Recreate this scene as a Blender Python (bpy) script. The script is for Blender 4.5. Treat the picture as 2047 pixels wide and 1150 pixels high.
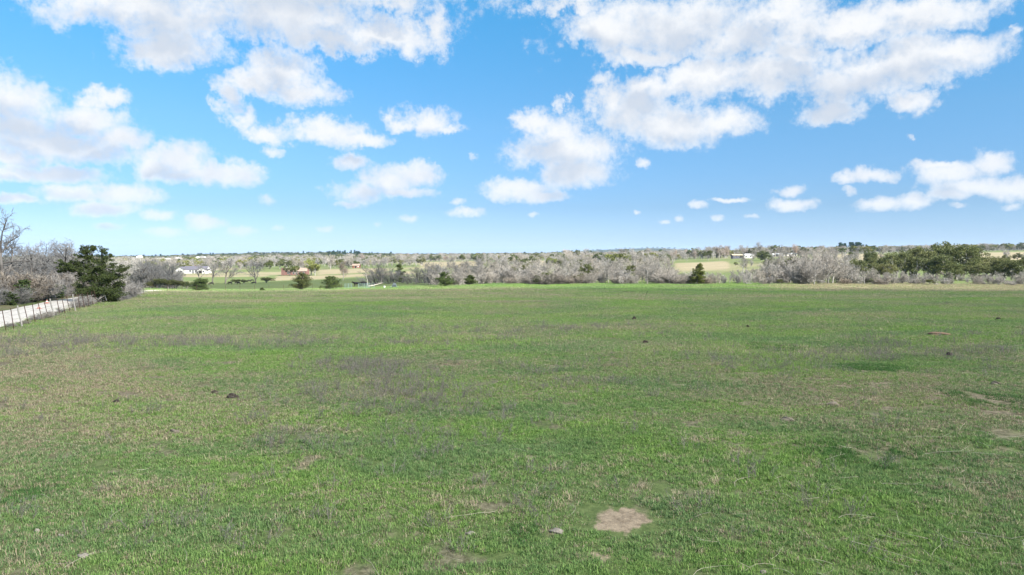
import bpy, bmesh, math, random
import numpy as np
from mathutils import Vector, Matrix, Euler

S = bpy.context.scene
COL = S.collection
for o in list(bpy.data.objects):
    bpy.data.objects.remove(o)

# ------------------------------------------------------------------ camera
F = 1365.0                       # focal length in photo pixels (2047 wide)
CX, CY = 1023.5, 575.0
HZ = 505.0                       # photo row of the true horizon
CAM_Z = 5.0
PITCH = math.atan((CY - HZ) / F)
cam = bpy.data.cameras.new('camera')
cam.sensor_width = 36.0
cam.lens = 36.0 * F / 2047.0
cam.clip_start = 0.1
cam.clip_end = 60000
camo = bpy.data.objects.new('camera', cam)
COL.objects.link(camo)
camo.location = (0, 0, CAM_Z)
camo.rotation_euler = (math.pi / 2 - PITCH, 0, 0)
S.camera = camo

def pix_dir(px, row):
    f = Vector((0, math.cos(PITCH), -math.sin(PITCH)))
    u = Vector((0, math.sin(PITCH), math.cos(PITCH)))
    return (f * F + Vector((1, 0, 0)) * (px - CX) + u * (CY - row)).normalized()

def pix_azel(px, row):
    d = pix_dir(px, row)
    return math.atan2(d.x, d.y), math.asin(d.z)

# ------------------------------------------------------------------ light
SUN_DIR = Vector((0.62, -0.50, 0.62)).normalized()       # towards the sun: behind and right
SUN_EL = math.asin(SUN_DIR.z)
SUN_AZ = math.atan2(SUN_DIR.x, SUN_DIR.y)                # clockwise from +Y
sun = bpy.data.lights.new('sun', 'SUN')
sun.energy = 4.6
sun.angle = math.radians(0.53)
sun.color = (1.0, 0.955, 0.88)
suno = bpy.data.objects.new('sun', sun)
COL.objects.link(suno)
suno.rotation_euler = (-SUN_DIR).to_track_quat('-Z', 'Y').to_euler()

S.view_settings.view_transform = 'Standard'
S.view_settings.look = 'None'
S.view_settings.exposure = 1.70
S.view_settings.gamma = 1.0
S.view_settings.use_curve_mapping = False
S.render.engine = 'CYCLES'
S.cycles.use_denoising = True
S.cycles.use_adaptive_sampling = True
S.cycles.adaptive_threshold = 0.01
S.cycles.max_bounces = 6
S.cycles.diffuse_bounces = 3
S.cycles.glossy_bounces = 2
S.cycles.transmission_bounces = 3
S.cycles.transparent_max_bounces = 8
S.cycles.volume_bounces = 0
S.cycles.sample_clamp_indirect = 6.0

# ------------------------------------------------------------------ node helper
class NT:
    def __init__(self, tree):
        self.t = tree
    def n(self, typ, **kw):
        nd = self.t.nodes.new(typ)
        for k, v in kw.items():
            setattr(nd, k, v)
        return nd
    def put(self, sock, v):
        if hasattr(v, 'default_value') or hasattr(v, 'is_linked'):
            self.t.links.new(v, sock)
        else:
            sock.default_value = v
    def math(self, op, *a, clamp=False):
        nd = self.n('ShaderNodeMath', operation=op, use_clamp=clamp)
        for i, v in enumerate(a):
            self.put(nd.inputs[i], v)
        return nd.outputs[0]
    def vm(self, op, *a):
        nd = self.n('ShaderNodeVectorMath', operation=op)
        for i, v in enumerate(a):
            if op == 'SCALE' and i == 1:
                self.put(nd.inputs['Scale'], v)
            else:
                self.put(nd.inputs[i], v)
        return nd.outputs['Value'] if op in ('LENGTH', 'DOT_PRODUCT', 'DISTANCE') else nd.outputs['Vector']
    def noise(self, vec, scale, detail=4.0, rough=0.55, dist=0.0, color=False):
        nd = self.n('ShaderNodeTexNoise')
        if vec is not None:
            self.put(nd.inputs['Vector'], vec)
        nd.inputs['Scale'].default_value = scale
        nd.inputs['Detail'].default_value = detail
        nd.inputs['Roughness'].default_value = rough
        nd.inputs['Distortion'].default_value = dist
        return nd.outputs['Color'] if color else nd.outputs[0]
    def step(self, v, lo, hi, to0=0.0, to1=1.0):
        nd = self.n('ShaderNodeMapRange', interpolation_type='SMOOTHSTEP')
        for i, x in enumerate((v, lo, hi, to0, to1)):
            self.put(nd.inputs[i], x)
        return nd.outputs[0]
    def mix(self, fac, a, b, blend='MIX'):
        nd = self.n('ShaderNodeMix', data_type='RGBA', blend_type=blend)
        self.put(nd.inputs[0], fac)
        self.put(nd.inputs[6], a if not isinstance(a, tuple) else (*a, 1.0))
        self.put(nd.inputs[7], b if not isinstance(b, tuple) else (*b, 1.0))
        return nd.outputs[2]

# ------------------------------------------------------------------ world: sky with fair-weather cumulus
SKY_STRENGTH = 0.064
CLOUDS = [  # photo column, row, half width, half height of each puff
 (500,-70,430,95),(300,25,200,55),(560,30,260,62),(330,92,115,42),(770,58,130,42),(885,48,44,42),(800,0,60,30),(650,80,150,30),
 (562,148,74,52),(605,182,78,28),(500,172,70,26),(455,205,30,32),(488,238,36,27),(540,266,42,20),(650,264,92,27),(725,272,60,16),
 (558,303,22,15),(695,320,36,17),(850,232,62,32),(798,241,40,20),(892,250,40,13),
 (20,205,120,62),(150,235,95,42),(192,190,45,22),(40,262,110,30),(130,298,150,34),(225,278,70,28),(20,318,80,18),(105,348,118,20),(20,352,60,14),
 (345,318,74,38),(298,335,42,24),(370,347,78,17),(482,350,54,21),(430,345,50,17),
 (235,388,90,24),(205,420,70,16),(320,432,38,13),(150,385,80,20),(25,397,58,12),(412,446,42,15),(482,462,38,11),
 (535,400,28,14),(552,455,24,8),(650,458,22,8),(755,450,15,8),(820,440,22,9),(215,455,30,8),(330,465,40,8),
 (770,362,70,34),(832,350,45,27),(715,385,60,27),(690,410,30,9),(800,385,66,14),(935,425,38,11),(922,404,20,9),(700,317,26,14),
 (1130,300,118,42),(1110,258,66,38),(1080,236,44,30),(1150,345,88,30),(1040,378,72,24),(1080,388,58,14),(1128,207,12,18),
 (1212,200,44,38),(1262,220,86,52),(1350,252,140,38),(1450,252,62,26),
 (1120,12,80,26),(1225,60,130,56),(1350,40,180,72),(1480,72,105,55),(1560,20,130,48),(1300,108,100,26),
 (1420,162,130,48),(1545,150,120,55),(1300,178,60,30),(1600,105,60,40),
 (1700,35,190,45),(1850,25,170,40),(1790,128,180,58),(1905,118,100,46),(1830,205,46,26),(1690,165,130,42),(1660,222,72,26),(2010,75,22,18),
 (1895,345,78,26),(1978,325,46,26),(1742,352,60,14),(1698,358,34,13),(1870,330,60,12),(1950,372,100,20),(2025,375,46,24),
 (1900,388,46,13),(1822,405,46,16),(1760,410,56,13),(1700,386,18,11),(1585,410,48,13),(1582,384,30,9),(1435,435,17,9),
 (1395,410,22,8),(1355,440,12,6),(1500,430,18,6),(1270,427,10,6),(1330,448,9,5),(1068,428,12,7),(1910,410,25,8),(2015,410,25,8),
 (950,313,12,8),(1285,325,16,12),(1822,268,14,8),(1460,398,40,5),
]

def build_world():
    w = bpy.data.worlds.new('World')
    w.use_nodes = True
    t = w.node_tree
    t.nodes.clear()
    k = NT(t)
    sky = k.n('ShaderNodeTexSky', sky_type='NISHITA')
    sky.sun_disc = False
    sky.sun_elevation = SUN_EL
    sky.sun_rotation = SUN_AZ
    sky.air_density = 1.0
    sky.dust_density = 0.25
    sky.ozone_density = 2.6
    sky.altitude = 100
    gen = k.n('ShaderNodeTexCoord').outputs['Generated']
    sep = k.n('ShaderNodeSeparateXYZ')
    k.put(sep.inputs[0], gen)
    X, Y, Z = sep.outputs
    az = k.math('ARCTAN2', X, Y)
    el = k.math('ARCSINE', Z)
    p = k.n('ShaderNodeCombineXYZ')
    k.put(p.inputs[0], az)
    k.put(p.inputs[1], el)
    p = p.outputs[0]
    elp = k.math('MAXIMUM', el, 0.0)
    # ragged edges: the swirls shrink towards the horizon
    w1 = k.vm('SUBTRACT', k.noise(gen, 10.0, 6, 0.6, 0.0, True), (0.5, 0.5, 0.5))
    w2 = k.vm('SUBTRACT', k.noise(gen, 42.0, 6, 0.65, 0.0, True), (0.5, 0.5, 0.5))
    wv = k.vm('ADD', k.vm('SCALE', w1, k.math('MULTIPLY', elp, 0.36)), k.vm('SCALE', w2, k.math('ADD', k.math('MULTIPLY', elp, 0.11), 0.010)))
    pw = k.vm('ADD', p, k.vm('MULTIPLY', wv, (1.2, 0.9, 0.0)))
    def field(pos, items, grow):
        dmin = None
        for (cx, cy, rx, ry) in items:
            a0, e0 = pix_azel(cx, cy)
            a1, _ = pix_azel(cx + rx, cy)
            _, e1 = pix_azel(cx, cy - ry)
            sx, sy = grow / max(1e-4, abs(a1 - a0)), grow / max(1e-4, abs(e1 - e0))
            nd = k.n('ShaderNodeVectorMath', operation='MULTIPLY_ADD')
            k.put(nd.inputs[0], pos)
            nd.inputs[1].default_value = (sx, sy, 0)
            nd.inputs[2].default_value = (-a0 * sx, -e0 * sy, 0.0 if rx > 40 else 0.34 if rx > 28 else 0.74)   # small puffs stay thin
            d = k.vm('LENGTH', nd.outputs[0])
            if dmin is None:
                dmin = d
            else:
                nd = k.n('ShaderNodeMath', operation='SMOOTH_MIN')
                k.put(nd.inputs[0], dmin); k.put(nd.inputs[1], d); nd.inputs[2].default_value = 0.13
                dmin = nd.outputs[0]
        return k.math('SUBTRACT', 1.0, dmin)
    fine = k.math('ADD', k.math('MULTIPLY', k.noise(gen, 20.0, 8, 0.62), 0.50), k.math('MULTIPLY', k.noise(gen, 66.0, 6, 0.62), 0.34))
    fine = k.math('ADD', fine, k.math('MULTIPLY', k.noise(gen, 190.0, 5, 0.6), 0.16))
    relief = k.math('SUBTRACT', k.noise(k.vm('ADD', gen, (0.014, 0.0, 0.028)), 11.0, 5, 0.52), k.noise(gen, 11.0, 5, 0.52))
    # clear winter blue, paler towards the horizon
    ramp = k.n('ShaderNodeValToRGB')
    k.put(ramp.inputs[0], k.math('MULTIPLY', el, 2.5))
    rs = ramp.color_ramp.elements
    rs[0].position = 0.0; rs[0].color = (0.41, 0.545, 0.92, 1)
    rs[1].position = 0.9; rs[1].color = (0.30, 0.85, 1.0, 1)
    for ps, cl in ((0.16, (0.335, 0.465, 0.68, 1)), (0.45, (0.39, 0.63, 0.765, 1))):
        q_ = rs.new(ps); q_.color = cl
    tint = ramp.outputs[0]
    skyc = k.mix(1.0, sky.outputs[0], tint, 'MULTIPLY')
    low = k.step(el, -0.01, 0.05)
    fade = k.math('MULTIPLY', low, k.step(el, 0.0, 0.16, 0.86, 0.98))
    pup = k.vm('ADD', pw, (0.012, 0.026, 0.0))
    def sky_with(puff, up):
        dens = k.math('ADD', puff, k.math('MULTIPLY', k.math('SUBTRACT', fine, 0.5), 3.0))
        thick = k.math('POWER', k.math('MAXIMUM', k.math('ADD', dens, 0.30), 0.0), 1.7)
        cover = k.math('MULTIPLY', k.math('SUBTRACT', 1.0, k.math('EXPONENT', k.math('MULTIPLY', thick, -3.1))), fade)
        # undersides are greyer, rims and tops are bright
        under = k.math('MULTIPLY', k.step(up, -0.05, 0.70), k.step(puff, -0.05, 0.5))
        grey = k.math('ADD', k.math('MULTIPLY', under, 0.85), k.math('MULTIPLY', relief, 2.6), clamp=True)
        ccol = k.mix(grey, (4.78, 4.82, 4.86), (3.3, 3.6, 4.05))
        bg = k.n('ShaderNodeBackground')
        k.put(bg.inputs[0], k.mix(cover, skyc, ccol))
        bg.inputs[1].default_value = SKY_STRENGTH
        return bg.outputs[0]
    # the same kind of cumulus goes on all round the sky outside the photo
    gen_c = k.math('MULTIPLY', k.math('SUBTRACT', k.noise(gen, 4.2, 5, 0.55), 0.50), 6.0)
    shader = sky_with(gen_c, k.math('MULTIPLY', gen_c, 0.6))
    # puffs are looked up cell by cell so that each bearing only tests its own clouds
    acut = [-0.70, -0.40, -0.13, 0.13, 0.40, 0.70]
    ecut = [-0.05, 0.13, 0.42]
    for ia in range(5):
        for ie in range(2):
            a0, a1, e0, e1 = acut[ia], acut[ia + 1], ecut[ie], ecut[ie + 1]
            items = []
            for c in CLOUDS:
                ca, ce = pix_azel(c[0], c[1])
                ra = abs(pix_azel(c[0] + c[2], c[1])[0] - ca) * 1.7 + .05
                re = abs(pix_azel(c[0], c[1] - c[3])[1] - ce) * 1.7 + .05
                if ca + ra > a0 and ca - ra < a1 and ce + re > e0 and ce - re < e1:
                    items.append(c)
            big = [c for c in items if c[2] > 55] or items[:1]
            sh = sky_with(field(pw, items, 1.0), field(pup, big, 0.96))
            ins = k.math('MULTIPLY', k.math('MULTIPLY', k.math('GREATER_THAN', az, a0), k.math('LESS_THAN', az, a1)),
                         k.math('MULTIPLY', k.math('GREATER_THAN', el, e0), k.math('LESS_THAN', el, e1)))
            mx = k.n('ShaderNodeMixShader')
            k.put(mx.inputs[0], ins)
            t.links.new(shader, mx.inputs[1]); t.links.new(sh, mx.inputs[2])
            shader = mx.outputs[0]
    o = k.n('ShaderNodeOutputWorld')
    t.links.new(shader, o.inputs[0])
    w.cycles.sampling_method = 'MANUAL'
    w.cycles.sample_map_resolution = 256
    S.world = w
build_world()

# ------------------------------------------------------------------ small numeric helpers
def _hash(ix, iy, seed):
    h = (ix.astype(np.int64) * 374761393 + iy.astype(np.int64) * 668265263 + seed * 1442695041) & 0xFFFFFFFF
    h = ((h ^ (h >> 13)) * 1274126177) & 0xFFFFFFFF
    h = h ^ (h >> 16)
    return (h & 0xFFFF) / 65535.0

def vnoise(x, y, seed=0):
    x = np.asarray(x, float); y = np.asarray(y, float)
    ix = np.floor(x); iy = np.floor(y)
    fx = x - ix; fy = y - iy
    fx = fx * fx * (3 - 2 * fx); fy = fy * fy * (3 - 2 * fy)
    a = _hash(ix, iy, seed); b = _hash(ix + 1, iy, seed)
    c = _hash(ix, iy + 1, seed); d = _hash(ix + 1, iy + 1, seed)
    return (a * (1 - fx) + b * fx) * (1 - fy) + (c * (1 - fx) + d * fx) * fy

def fbm(x, y, seed=0, oct=4, gain=0.5):
    s = 0.0; a = 1.0; tot = 0.0
    x = np.asarray(x, float); y = np.asarray(y, float)
    for i in range(oct):
        s = s + a * vnoise(x, y, seed + i * 17); tot += a
        x = x * 2.03 + 11.3; y = y * 2.03 + 5.7; a *= gain
    return s / tot

def sstep(v, lo, hi):
    t = np.clip((np.asarray(v, float) - lo) / (hi - lo), 0, 1)
    return t * t * (3 - 2 * t)

def mesh_from(name, V, Fc, mat=None, smooth=False):
    me = bpy.data.meshes.new(name)
    V = np.asarray(V, np.float32); Fc = np.asarray(Fc, np.int32)
    me.vertices.add(len(V)); me.vertices.foreach_set('co', V.ravel())
    k = Fc.shape[1]
    me.loops.add(Fc.size); me.loops.foreach_set('vertex_index', Fc.ravel())
    me.polygons.add(len(Fc)); me.polygons.foreach_set('loop_start', np.arange(0, Fc.size, k, dtype=np.int32))
    if smooth:
        me.polygons.foreach_set('use_smooth', np.ones(len(Fc), bool))
    me.update(calc_edges=True)
    if mat is not None:
        me.materials.append(mat)
    return me

def link(name, me, parent=None, loc=(0, 0, 0), rz=0.0):
    o = bpy.data.objects.new(name, me)
    COL.objects.link(o)
    o.location = loc
    o.rotation_euler = (0, 0, rz)
    if parent is not None:
        o.parent = parent
    return o

def tag(o, label=None, cat=None, group=None, kind=None):
    if label: o['label'] = label
    if cat: o['category'] = cat
    if group: o['group'] = group
    if kind: o['kind'] = kind
    return o

def empty(name, loc, rz=0.0, scale=1.0):
    o = bpy.data.objects.new(name, None)
    COL.objects.link(o)
    o.location = loc
    o.rotation_euler = (0, 0, rz)
    o.scale = (scale,) * 3 if not isinstance(scale, tuple) else scale
    o.empty_display_size = 0.3
    return o

FENCE_A = Vector((-29.3, 34.7)); FENCE_U = Vector((-0.35, 1.0)).normalized()       # the fence line along the road
FN = Vector((FENCE_U.y, -FENCE_U.x))          # points right, into the field
def fence_pt(t, off=0.0):
    p = FENCE_A + FENCE_U * t + FN * off
    return p.x, p.y

# ------------------------------------------------------------------ terrain
# for a few bearings (photo columns): distance in metres, photo row where the ground lies
PROFILE = {
 -300: [(60,619),(120,590),(250,560),(600,538),(1200,527),(3000,518)],
 0:    [(70,602.5),(110,582),(200,562),(400,547),(1000,528),(2500,518)],
 270:  [(70,602.5),(95,584),(150,577.5),(260,573),(480,549),(900,530),(2000,520),(3000,517)],
 400:  [(70,602.5),(110,584),(165,578.5),(345,569),(520,548.5),(900,527),(2000,518),(3000,515)],
 600:  [(70,602.5),(115,582),(165,577.5),(345,564),(500,550),(620,540),(1000,525),(2000,516),(3200,513)],
 800:  [(70,602.5),(120,580),(190,570),(280,562),(450,545),(620,534),(820,527),(2000,516),(3200,512)],
 1000: [(70,602.5),(120,578),(155,566.5),(300,556),(600,531),(1000,520),(2500,513),(4000,510.5)],
 1200: [(70,602.5),(120,579),(155,566.5),(300,553),(500,533),(1000,518),(2500,512),(4000,509)],
 1440: [(70,602.5),(120,579),(155,567),(300,549),(400,538),(520,522),(660,515),(1500,511),(3000,509.5)],
 1700: [(70,602.5),(120,580),(155,568.5),(300,546),(450,520),(700,508.5),(1500,504),(3000,503)],
 1860: [(70,602.5),(120,581),(155,569.5),(300,546),(480,516),(700,506.5),(1500,502.5),(3000,501.5)],
 2047: [(70,602.5),(120,581),(155,571),(300,549),(480,515),(700,503),(1200,499.5),(3000,498.5)],
 2400: [(70,602.5),(120,581),(155,571),(300,549),(480,515),(700,503),(1200,499.5),(3000,498.5)],
}
R_AX = np.exp(np.linspace(math.log(20), math.log(16000), 240))
A_AX = np.radians(np.linspace(-60, 60, 241))

def _terrain_grid():
    cols = sorted(PROFILE)
    caz = np.array([math.atan((c - CX) / F) for c in cols])
    Zc = []
    for c, a in zip(cols, caz):
        pts = PROFILE[c]
        d = np.array([20.0, 45.0] + [p[0] for p in pts] + [9000.0, 16000.0])
        z = [0.0, 0.0] + [CAM_Z - (p[1] - HZ) / F * p[0] for p in pts]
        z += [CAM_Z - (pts[-1][1] + .6 - HZ) / F * q for q in (9000.0, 16000.0)]
        Zc.append(np.interp(np.log(R_AX * math.cos(a)), np.log(d), np.array(z)))
    Zc = np.array(Zc)
    G = np.array([np.interp(A_AX, caz, Zc[:, j]) for j in range(len(R_AX))]).T
    def blur(G, n, axis):
        ker = np.hanning(n + 2)[1:-1]; ker /= ker.sum()
        pad = [(0, 0), (0, 0)]; pad[axis] = (n // 2, n // 2)
        P = np.pad(G, pad, mode='edge')
        return np.apply_along_axis(lambda v: np.convolve(v, ker, mode='valid'), axis, P)
    G = blur(G, 9, 1); G = blur(G, 15, 0)
    return G
ZG = _terrain_grid()

def base_z(x, y):
    x = np.asarray(x, float); y = np.asarray(y, float)
    r = np.hypot(x, y); a = np.arctan2(x, y)
    ai = np.clip((a - A_AX[0]) / (A_AX[1] - A_AX[0]), 0, len(A_AX) - 1.001)
    lr = (np.log(np.clip(r, 20.01, 15990)) - math.log(20)) / (math.log(16000 / 20) / 239)
    i = ai.astype(int); j = np.clip(lr.astype(int), 0, 238)
    fa = ai - i; fr = lr - j
    z = (ZG[i, j] * (1 - fa) + ZG[i + 1, j] * fa) * (1 - fr) + (ZG[i, j + 1] * (1 - fa) + ZG[i + 1, j + 1] * fa) * fr
    return z * sstep(y, -60, 30)

HILLS = [  # bearing column, distance, half width (columns), height above surroundings, depth
 (1140, 4600, 46, 18.0, 500), (1245, 5600, 130, 38.0, 800), (1400, 5600, 150, 30.0, 800), (560, 2600, 190, 9.0, 600), (700, 1700, 110, 4.0, 300),
]
def terr(x, y):
    x = np.asarray(x, float); y = np.asarray(y, float)
    z = base_z(x, y)
    r = np.hypot(x, y)
    side = (x + 29.3) * 0.9438 + (y - 34.7) * 0.3304        # metres right of the roadside fence line
    calm = 1 - sstep(side, -7.6, -6.2) * (1 - sstep(side, -0.9, 0.4))
    z = z + (fbm(x / 9.0, y / 9.0, 3, 3) - 0.5) * 0.30 * sstep(r, 4, 14) * calm
    z = z + (fbm(x / 2.2, y / 2.2, 9, 2) - 0.5) * 0.09 * calm
    z = z + (fbm(x / 160.0, y / 160.0, 5, 3) - 0.5) * 3.0 * sstep(r, 380, 800)
    for c, d, w, h, dp in HILLS:
        u = (x / np.maximum(y, 1.0) * F + CX - c) / w
        v = (y - d) / dp
        z = z + h * np.exp(-(u ** 2) ** 1.4 - v * v) * (y > 100)
    return z

def tz(x, y):
    return float(terr(np.array([x]), np.array([y]))[0])

def at(px, d):
    """point on the ground at photo column px and forward distance d"""
    x = (px - CX) / F * d
    return (x, d, tz(x, d))

def row_of(x, y, z):
    dz = z - CAM_Z
    depth = y * math.cos(PITCH) - dz * math.sin(PITCH)
    up = y * math.sin(PITCH) + dz * math.cos(PITCH)
    return CY - up / depth * F

def on_row(px, row, lo=9.0, hi=400.0):
    """walk out along the pixel's ray until it meets the ground"""
    d = pix_dir(px, row)
    t = np.exp(np.linspace(math.log(lo), math.log(hi), 900))
    z = terr(d.x * t, d.y * t)
    i = int(np.argmax(CAM_Z + d.z * t < z))
    return (d.x * t[i], d.y * t[i], float(z[i]))

# ---- what grows where (0 lush green .. 1 dry); used by the ground sheet and by the grass
def dryness(x, y):
    x = np.asarray(x, float); y = np.asarray(y, float)
    n1 = fbm(x / 14.0, y / 5.0, 21, 4)
    n2 = fbm(x / 2.6, y / 1.6, 33, 3)
    d = 0.40 + (n1 - 0.5) * 1.25 + (n2 - 0.5) * 0.75
    col = x / np.maximum(y, 1.0) * F + CX
    d = d + 0.30 * sstep(-x - 0.25 * y, 2.0, 12.0) * sstep(y, 14, 22) * (1 - sstep(y, 60, 80))     # worn ground by the fence
    d = d + 0.30 * sstep(y, 60, 72) * (1 - sstep(y, 92, 112)) * sstep(fbm(x / 60.0, y / 9.0, 44, 3), 0.42, 0.56)
    d = d + 0.34 * sstep(y, 84, 96) * (1 - sstep(y, 118, 150)) * (1 - sstep(col, 900, 1250))
    d = d - 0.06 * sstep(y, 30, 45)
    d = d + 0.75 * sstep(y, 112, 120) * sstep(col, 1480, 1640)
    d = d - 0.2 * sstep(y, 118, 126) * (1 - sstep(col, 1480, 1620))
    d = d - 0.16 * (1 - sstep(y, 40, 52)) * sstep(y, 20, 30) * sstep(-np.abs(x + 4), -14, -4)
    return np.clip(d, 0, 1)

def holes(x, y):
    """worn spots where thatch and soil show through the near turf"""
    return sstep(fbm(x / .62, y / .70, 140, 3, .65) + .14 * (dryness(x, y) - .45), .57, .70)

def far_tan(x, y):
    """share of straw-coloured hay meadow in the land beyond the field"""
    col = x / np.maximum(y, 1.0) * F + CX
    wob = (fbm(x / 55.0, y / 55.0, 47, 3) - .5)
    col = col + wob * 90 * np.clip(200 / np.maximum(y, 1), .3, 1)
    y = y * (1 + wob * .16)
    def box(c0, c1, d0, d1, s=16.0):
        return sstep(col, c0 - s, c0 + s) * (1 - sstep(col, c1 - s, c1 + s)) * sstep(y, d0 * 0.94, d0 * 1.05) * (1 - sstep(y, d1 * 0.94, d1 * 1.06))
    t = 0.35 + (fbm(x / 90.0, y / 60.0, 71, 3) - 0.5) * 0.9
    t = np.where(y < 330, t * 0.45, t)
    for b in [(540,830,385,470), (640,780,490,640), (840,960,560,900), (1060,1140,560,900), (1350,1460,380,520),
              (1640,1760,450,760), (1930,2300,400,760), (1540,2400,128,160), (250,540,455,500)]:
        t = np.maximum(t, box(*b) * 0.95)
    for b in [(430,760,230,370), (540,800,475,488), (950,1530,128,165)]:
        t = t * (1 - 0.75 * box(*b))
    return np.clip(t, 0, 1)

BARE = []   # (x, y, rx, ry) of bare earth patches, filled below
BARE_PIX = [(1243, 1042, 62, 26, 1.0), (1092, 1062, 36, 10, 0.55), (122, 1112, 55, 22, .5), (110, 1068, 60, 14, .4), (1665, 806, 26, 7, .6),
            (1188, 1112, 50, 12, .45), (450, 790, 40, 9, .5), (1560, 838, 45, 9, .35), (1990, 766, 18, 5, .5), (1876, 667, 36, 6, .6), (880, 1010, 26, 8, .3)]

# ------------------------------------------------------------------ materials (surfaces)
def new_mat(name):
    m = bpy.data.materials.new(name)
    m.use_nodes = True
    t = m.node_tree
    b = t.nodes['Principled BSDF']
    b.inputs['Roughness'].default_value = 0.9
    b.inputs['Specular IOR Level'].default_value = 0.15
    return m, NT(t), b

def ground_mat():
    m, k, b = new_mat('pasture_ground')
    pos = k.n('ShaderNodeNewGeometry').outputs['Position']
    def attr(n):
        a = k.n('ShaderNodeAttribute'); a.attribute_name = n
        return a.outputs['Fac']
    dry, tan, far, bare = attr('dry'), attr('tan'), attr('far'), attr('bare')
    n1 = k.noise(pos, 6.0, 5, 0.7)
    n2 = k.noise(k.vm('MULTIPLY', pos, (0.05, 0.16, 0.1)), 1.0, 5, 0.65)
    n3 = k.noise(pos, 0.7, 6, 0.7)
    thatch = k.mix(k.step(n1, 0.35, 0.65), (0.085, 0.070, 0.043), (0.19, 0.155, 0.098))
    green = k.mix(k.step(n1, 0.3, 0.7), (0.062, 0.092, 0.028), (0.110, 0.145, 0.050))
    near = k.mix(k.step(k.math('ADD', dry, k.math('MULTIPLY', k.math('SUBTRACT', n3, 0.5), 0.8)), 0.30, 0.95), green, thatch)
    # land beyond: winter pasture and hay meadow
    fg = k.mix(k.step(n2, 0.3, 0.7), (0.090, 0.135, 0.040), (0.155, 0.175, 0.066))
    ft = k.mix(k.step(n2, 0.3, 0.7), (0.225, 0.190, 0.112), (0.30, 0.258, 0.165))
    fm = k.mix(k.step(k.math('ADD', tan, k.math('MULTIPLY', k.math('SUBTRACT', n3, 0.5), 0.5)), 0.25, 0.75), fg, ft)
    near = k.mix(attr('worn'), near, k.mix(k.step(n1, 0.35, 0.65), (0.085, 0.070, 0.045), (0.21, 0.18, 0.125)))
    col = k.mix(far, near, fm)
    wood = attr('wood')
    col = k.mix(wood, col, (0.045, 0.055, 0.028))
    sand = k.mix(k.step(n1, 0.3, 0.7), (0.165, 0.128, 0.088), (0.30, 0.24, 0.168))
    col = k.mix(k.step(k.math('ADD', bare, k.math('MULTIPLY', k.math('SUBTRACT', n1, 0.5), 1.1)), 0.2, 0.75), col, sand)
    k.put(b.inputs['Base Color'], col)
    bump = k.n('ShaderNodeBump')
    bump.inputs['Strength'].default_value = 0.6
    bump.inputs['Distance'].default_value = 0.05
    k.put(bump.inputs['Height'], k.noise(pos, 14.0, 4, 0.7))
    k.put(b.inputs['Normal'], bump.outputs[0])
    return m

def build_ground():
    for (px, row, rx, ry, s) in BARE_PIX:
        p = on_row(px, row)
        q = on_row(px, row - ry); r = on_row(px, row + ry)
        BARE.append((p[0], p[1], rx / F * p[1], abs(q[1] - r[1]) / 2, s))
    front = np.radians(np.concatenate([np.linspace(-46, 46, 369), np.linspace(50, 310, 53)]))
    rad = np.concatenate([[1.0, 3.0, 5.0, 7.0], np.exp(np.linspace(math.log(8.5), math.log(300), 190)), np.exp(np.linspace(math.log(305), math.log(15900), 110))])
    A, R = np.meshgrid(front, rad, indexing='ij')
    X = np.sin(A) * R; Y = np.cos(A) * R
    Zv = terr(X, Y)
    na, nr = A.shape
    V = np.stack([X.ravel(), Y.ravel(), Zv.ravel()], 1)
    V = np.vstack([V, [[0, 0, tz(0, 0)]]])
    i = np.arange(na)[:, None]; j = np.arange(nr - 1)[None, :]
    i2 = (i + 1) % na
    Q = np.stack([i * nr + j, i * nr + j + 1, i2 * nr + j + 1, i2 * nr + j], -1).reshape(-1, 4)
    ii = np.arange(na)
    c = na * nr
    T = np.stack([np.full(na, c), ii * nr, ((ii + 1) % na) * nr, np.full(na, c)], 1)
    me = bpy.data.meshes.new('ground')
    faces = [tuple(f) for f in Q.tolist()] + [tuple(f[:3]) for f in T.tolist()]
    me.from_pydata(V.tolist(), [], faces)
    me.polygons.foreach_set('use_smooth', np.ones(len(faces), bool))
    x, y = V[:, 0], V[:, 1]
    r = np.hypot(x, y)
    bare = np.zeros(len(V))
    for (bx, by, rx, ry, s) in BARE:
        dd = np.hypot((x - bx) / rx, (y - by) / ry) + (fbm(x * 4, y * 4, 90, 3, .7) - 0.5) * 1.5
        bare = np.maximum(bare, (1 - sstep(dd, 0.55, 1.20)) * min(1.0, s + .12))
    col = x / np.maximum(y, 1.0) * F + CX
    edge = 128 - 32 * (1 - sstep(col, 250, 420)) + 10 * (fbm(x / 15, y / 15, 8, 3) - .5)
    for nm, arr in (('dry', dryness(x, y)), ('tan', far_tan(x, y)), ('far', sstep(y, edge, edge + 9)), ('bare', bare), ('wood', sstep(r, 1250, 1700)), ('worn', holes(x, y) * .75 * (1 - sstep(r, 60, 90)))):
        at_ = me.attributes.new(nm, 'FLOAT', 'POINT')
        at_.data.foreach_set('value', np.asarray(arr, np.float32))
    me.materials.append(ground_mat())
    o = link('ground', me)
    tag(o, kind='structure')
    o['label'] = 'green and straw coloured pasture sloping away to low wooded hills'
build_ground()

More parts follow.
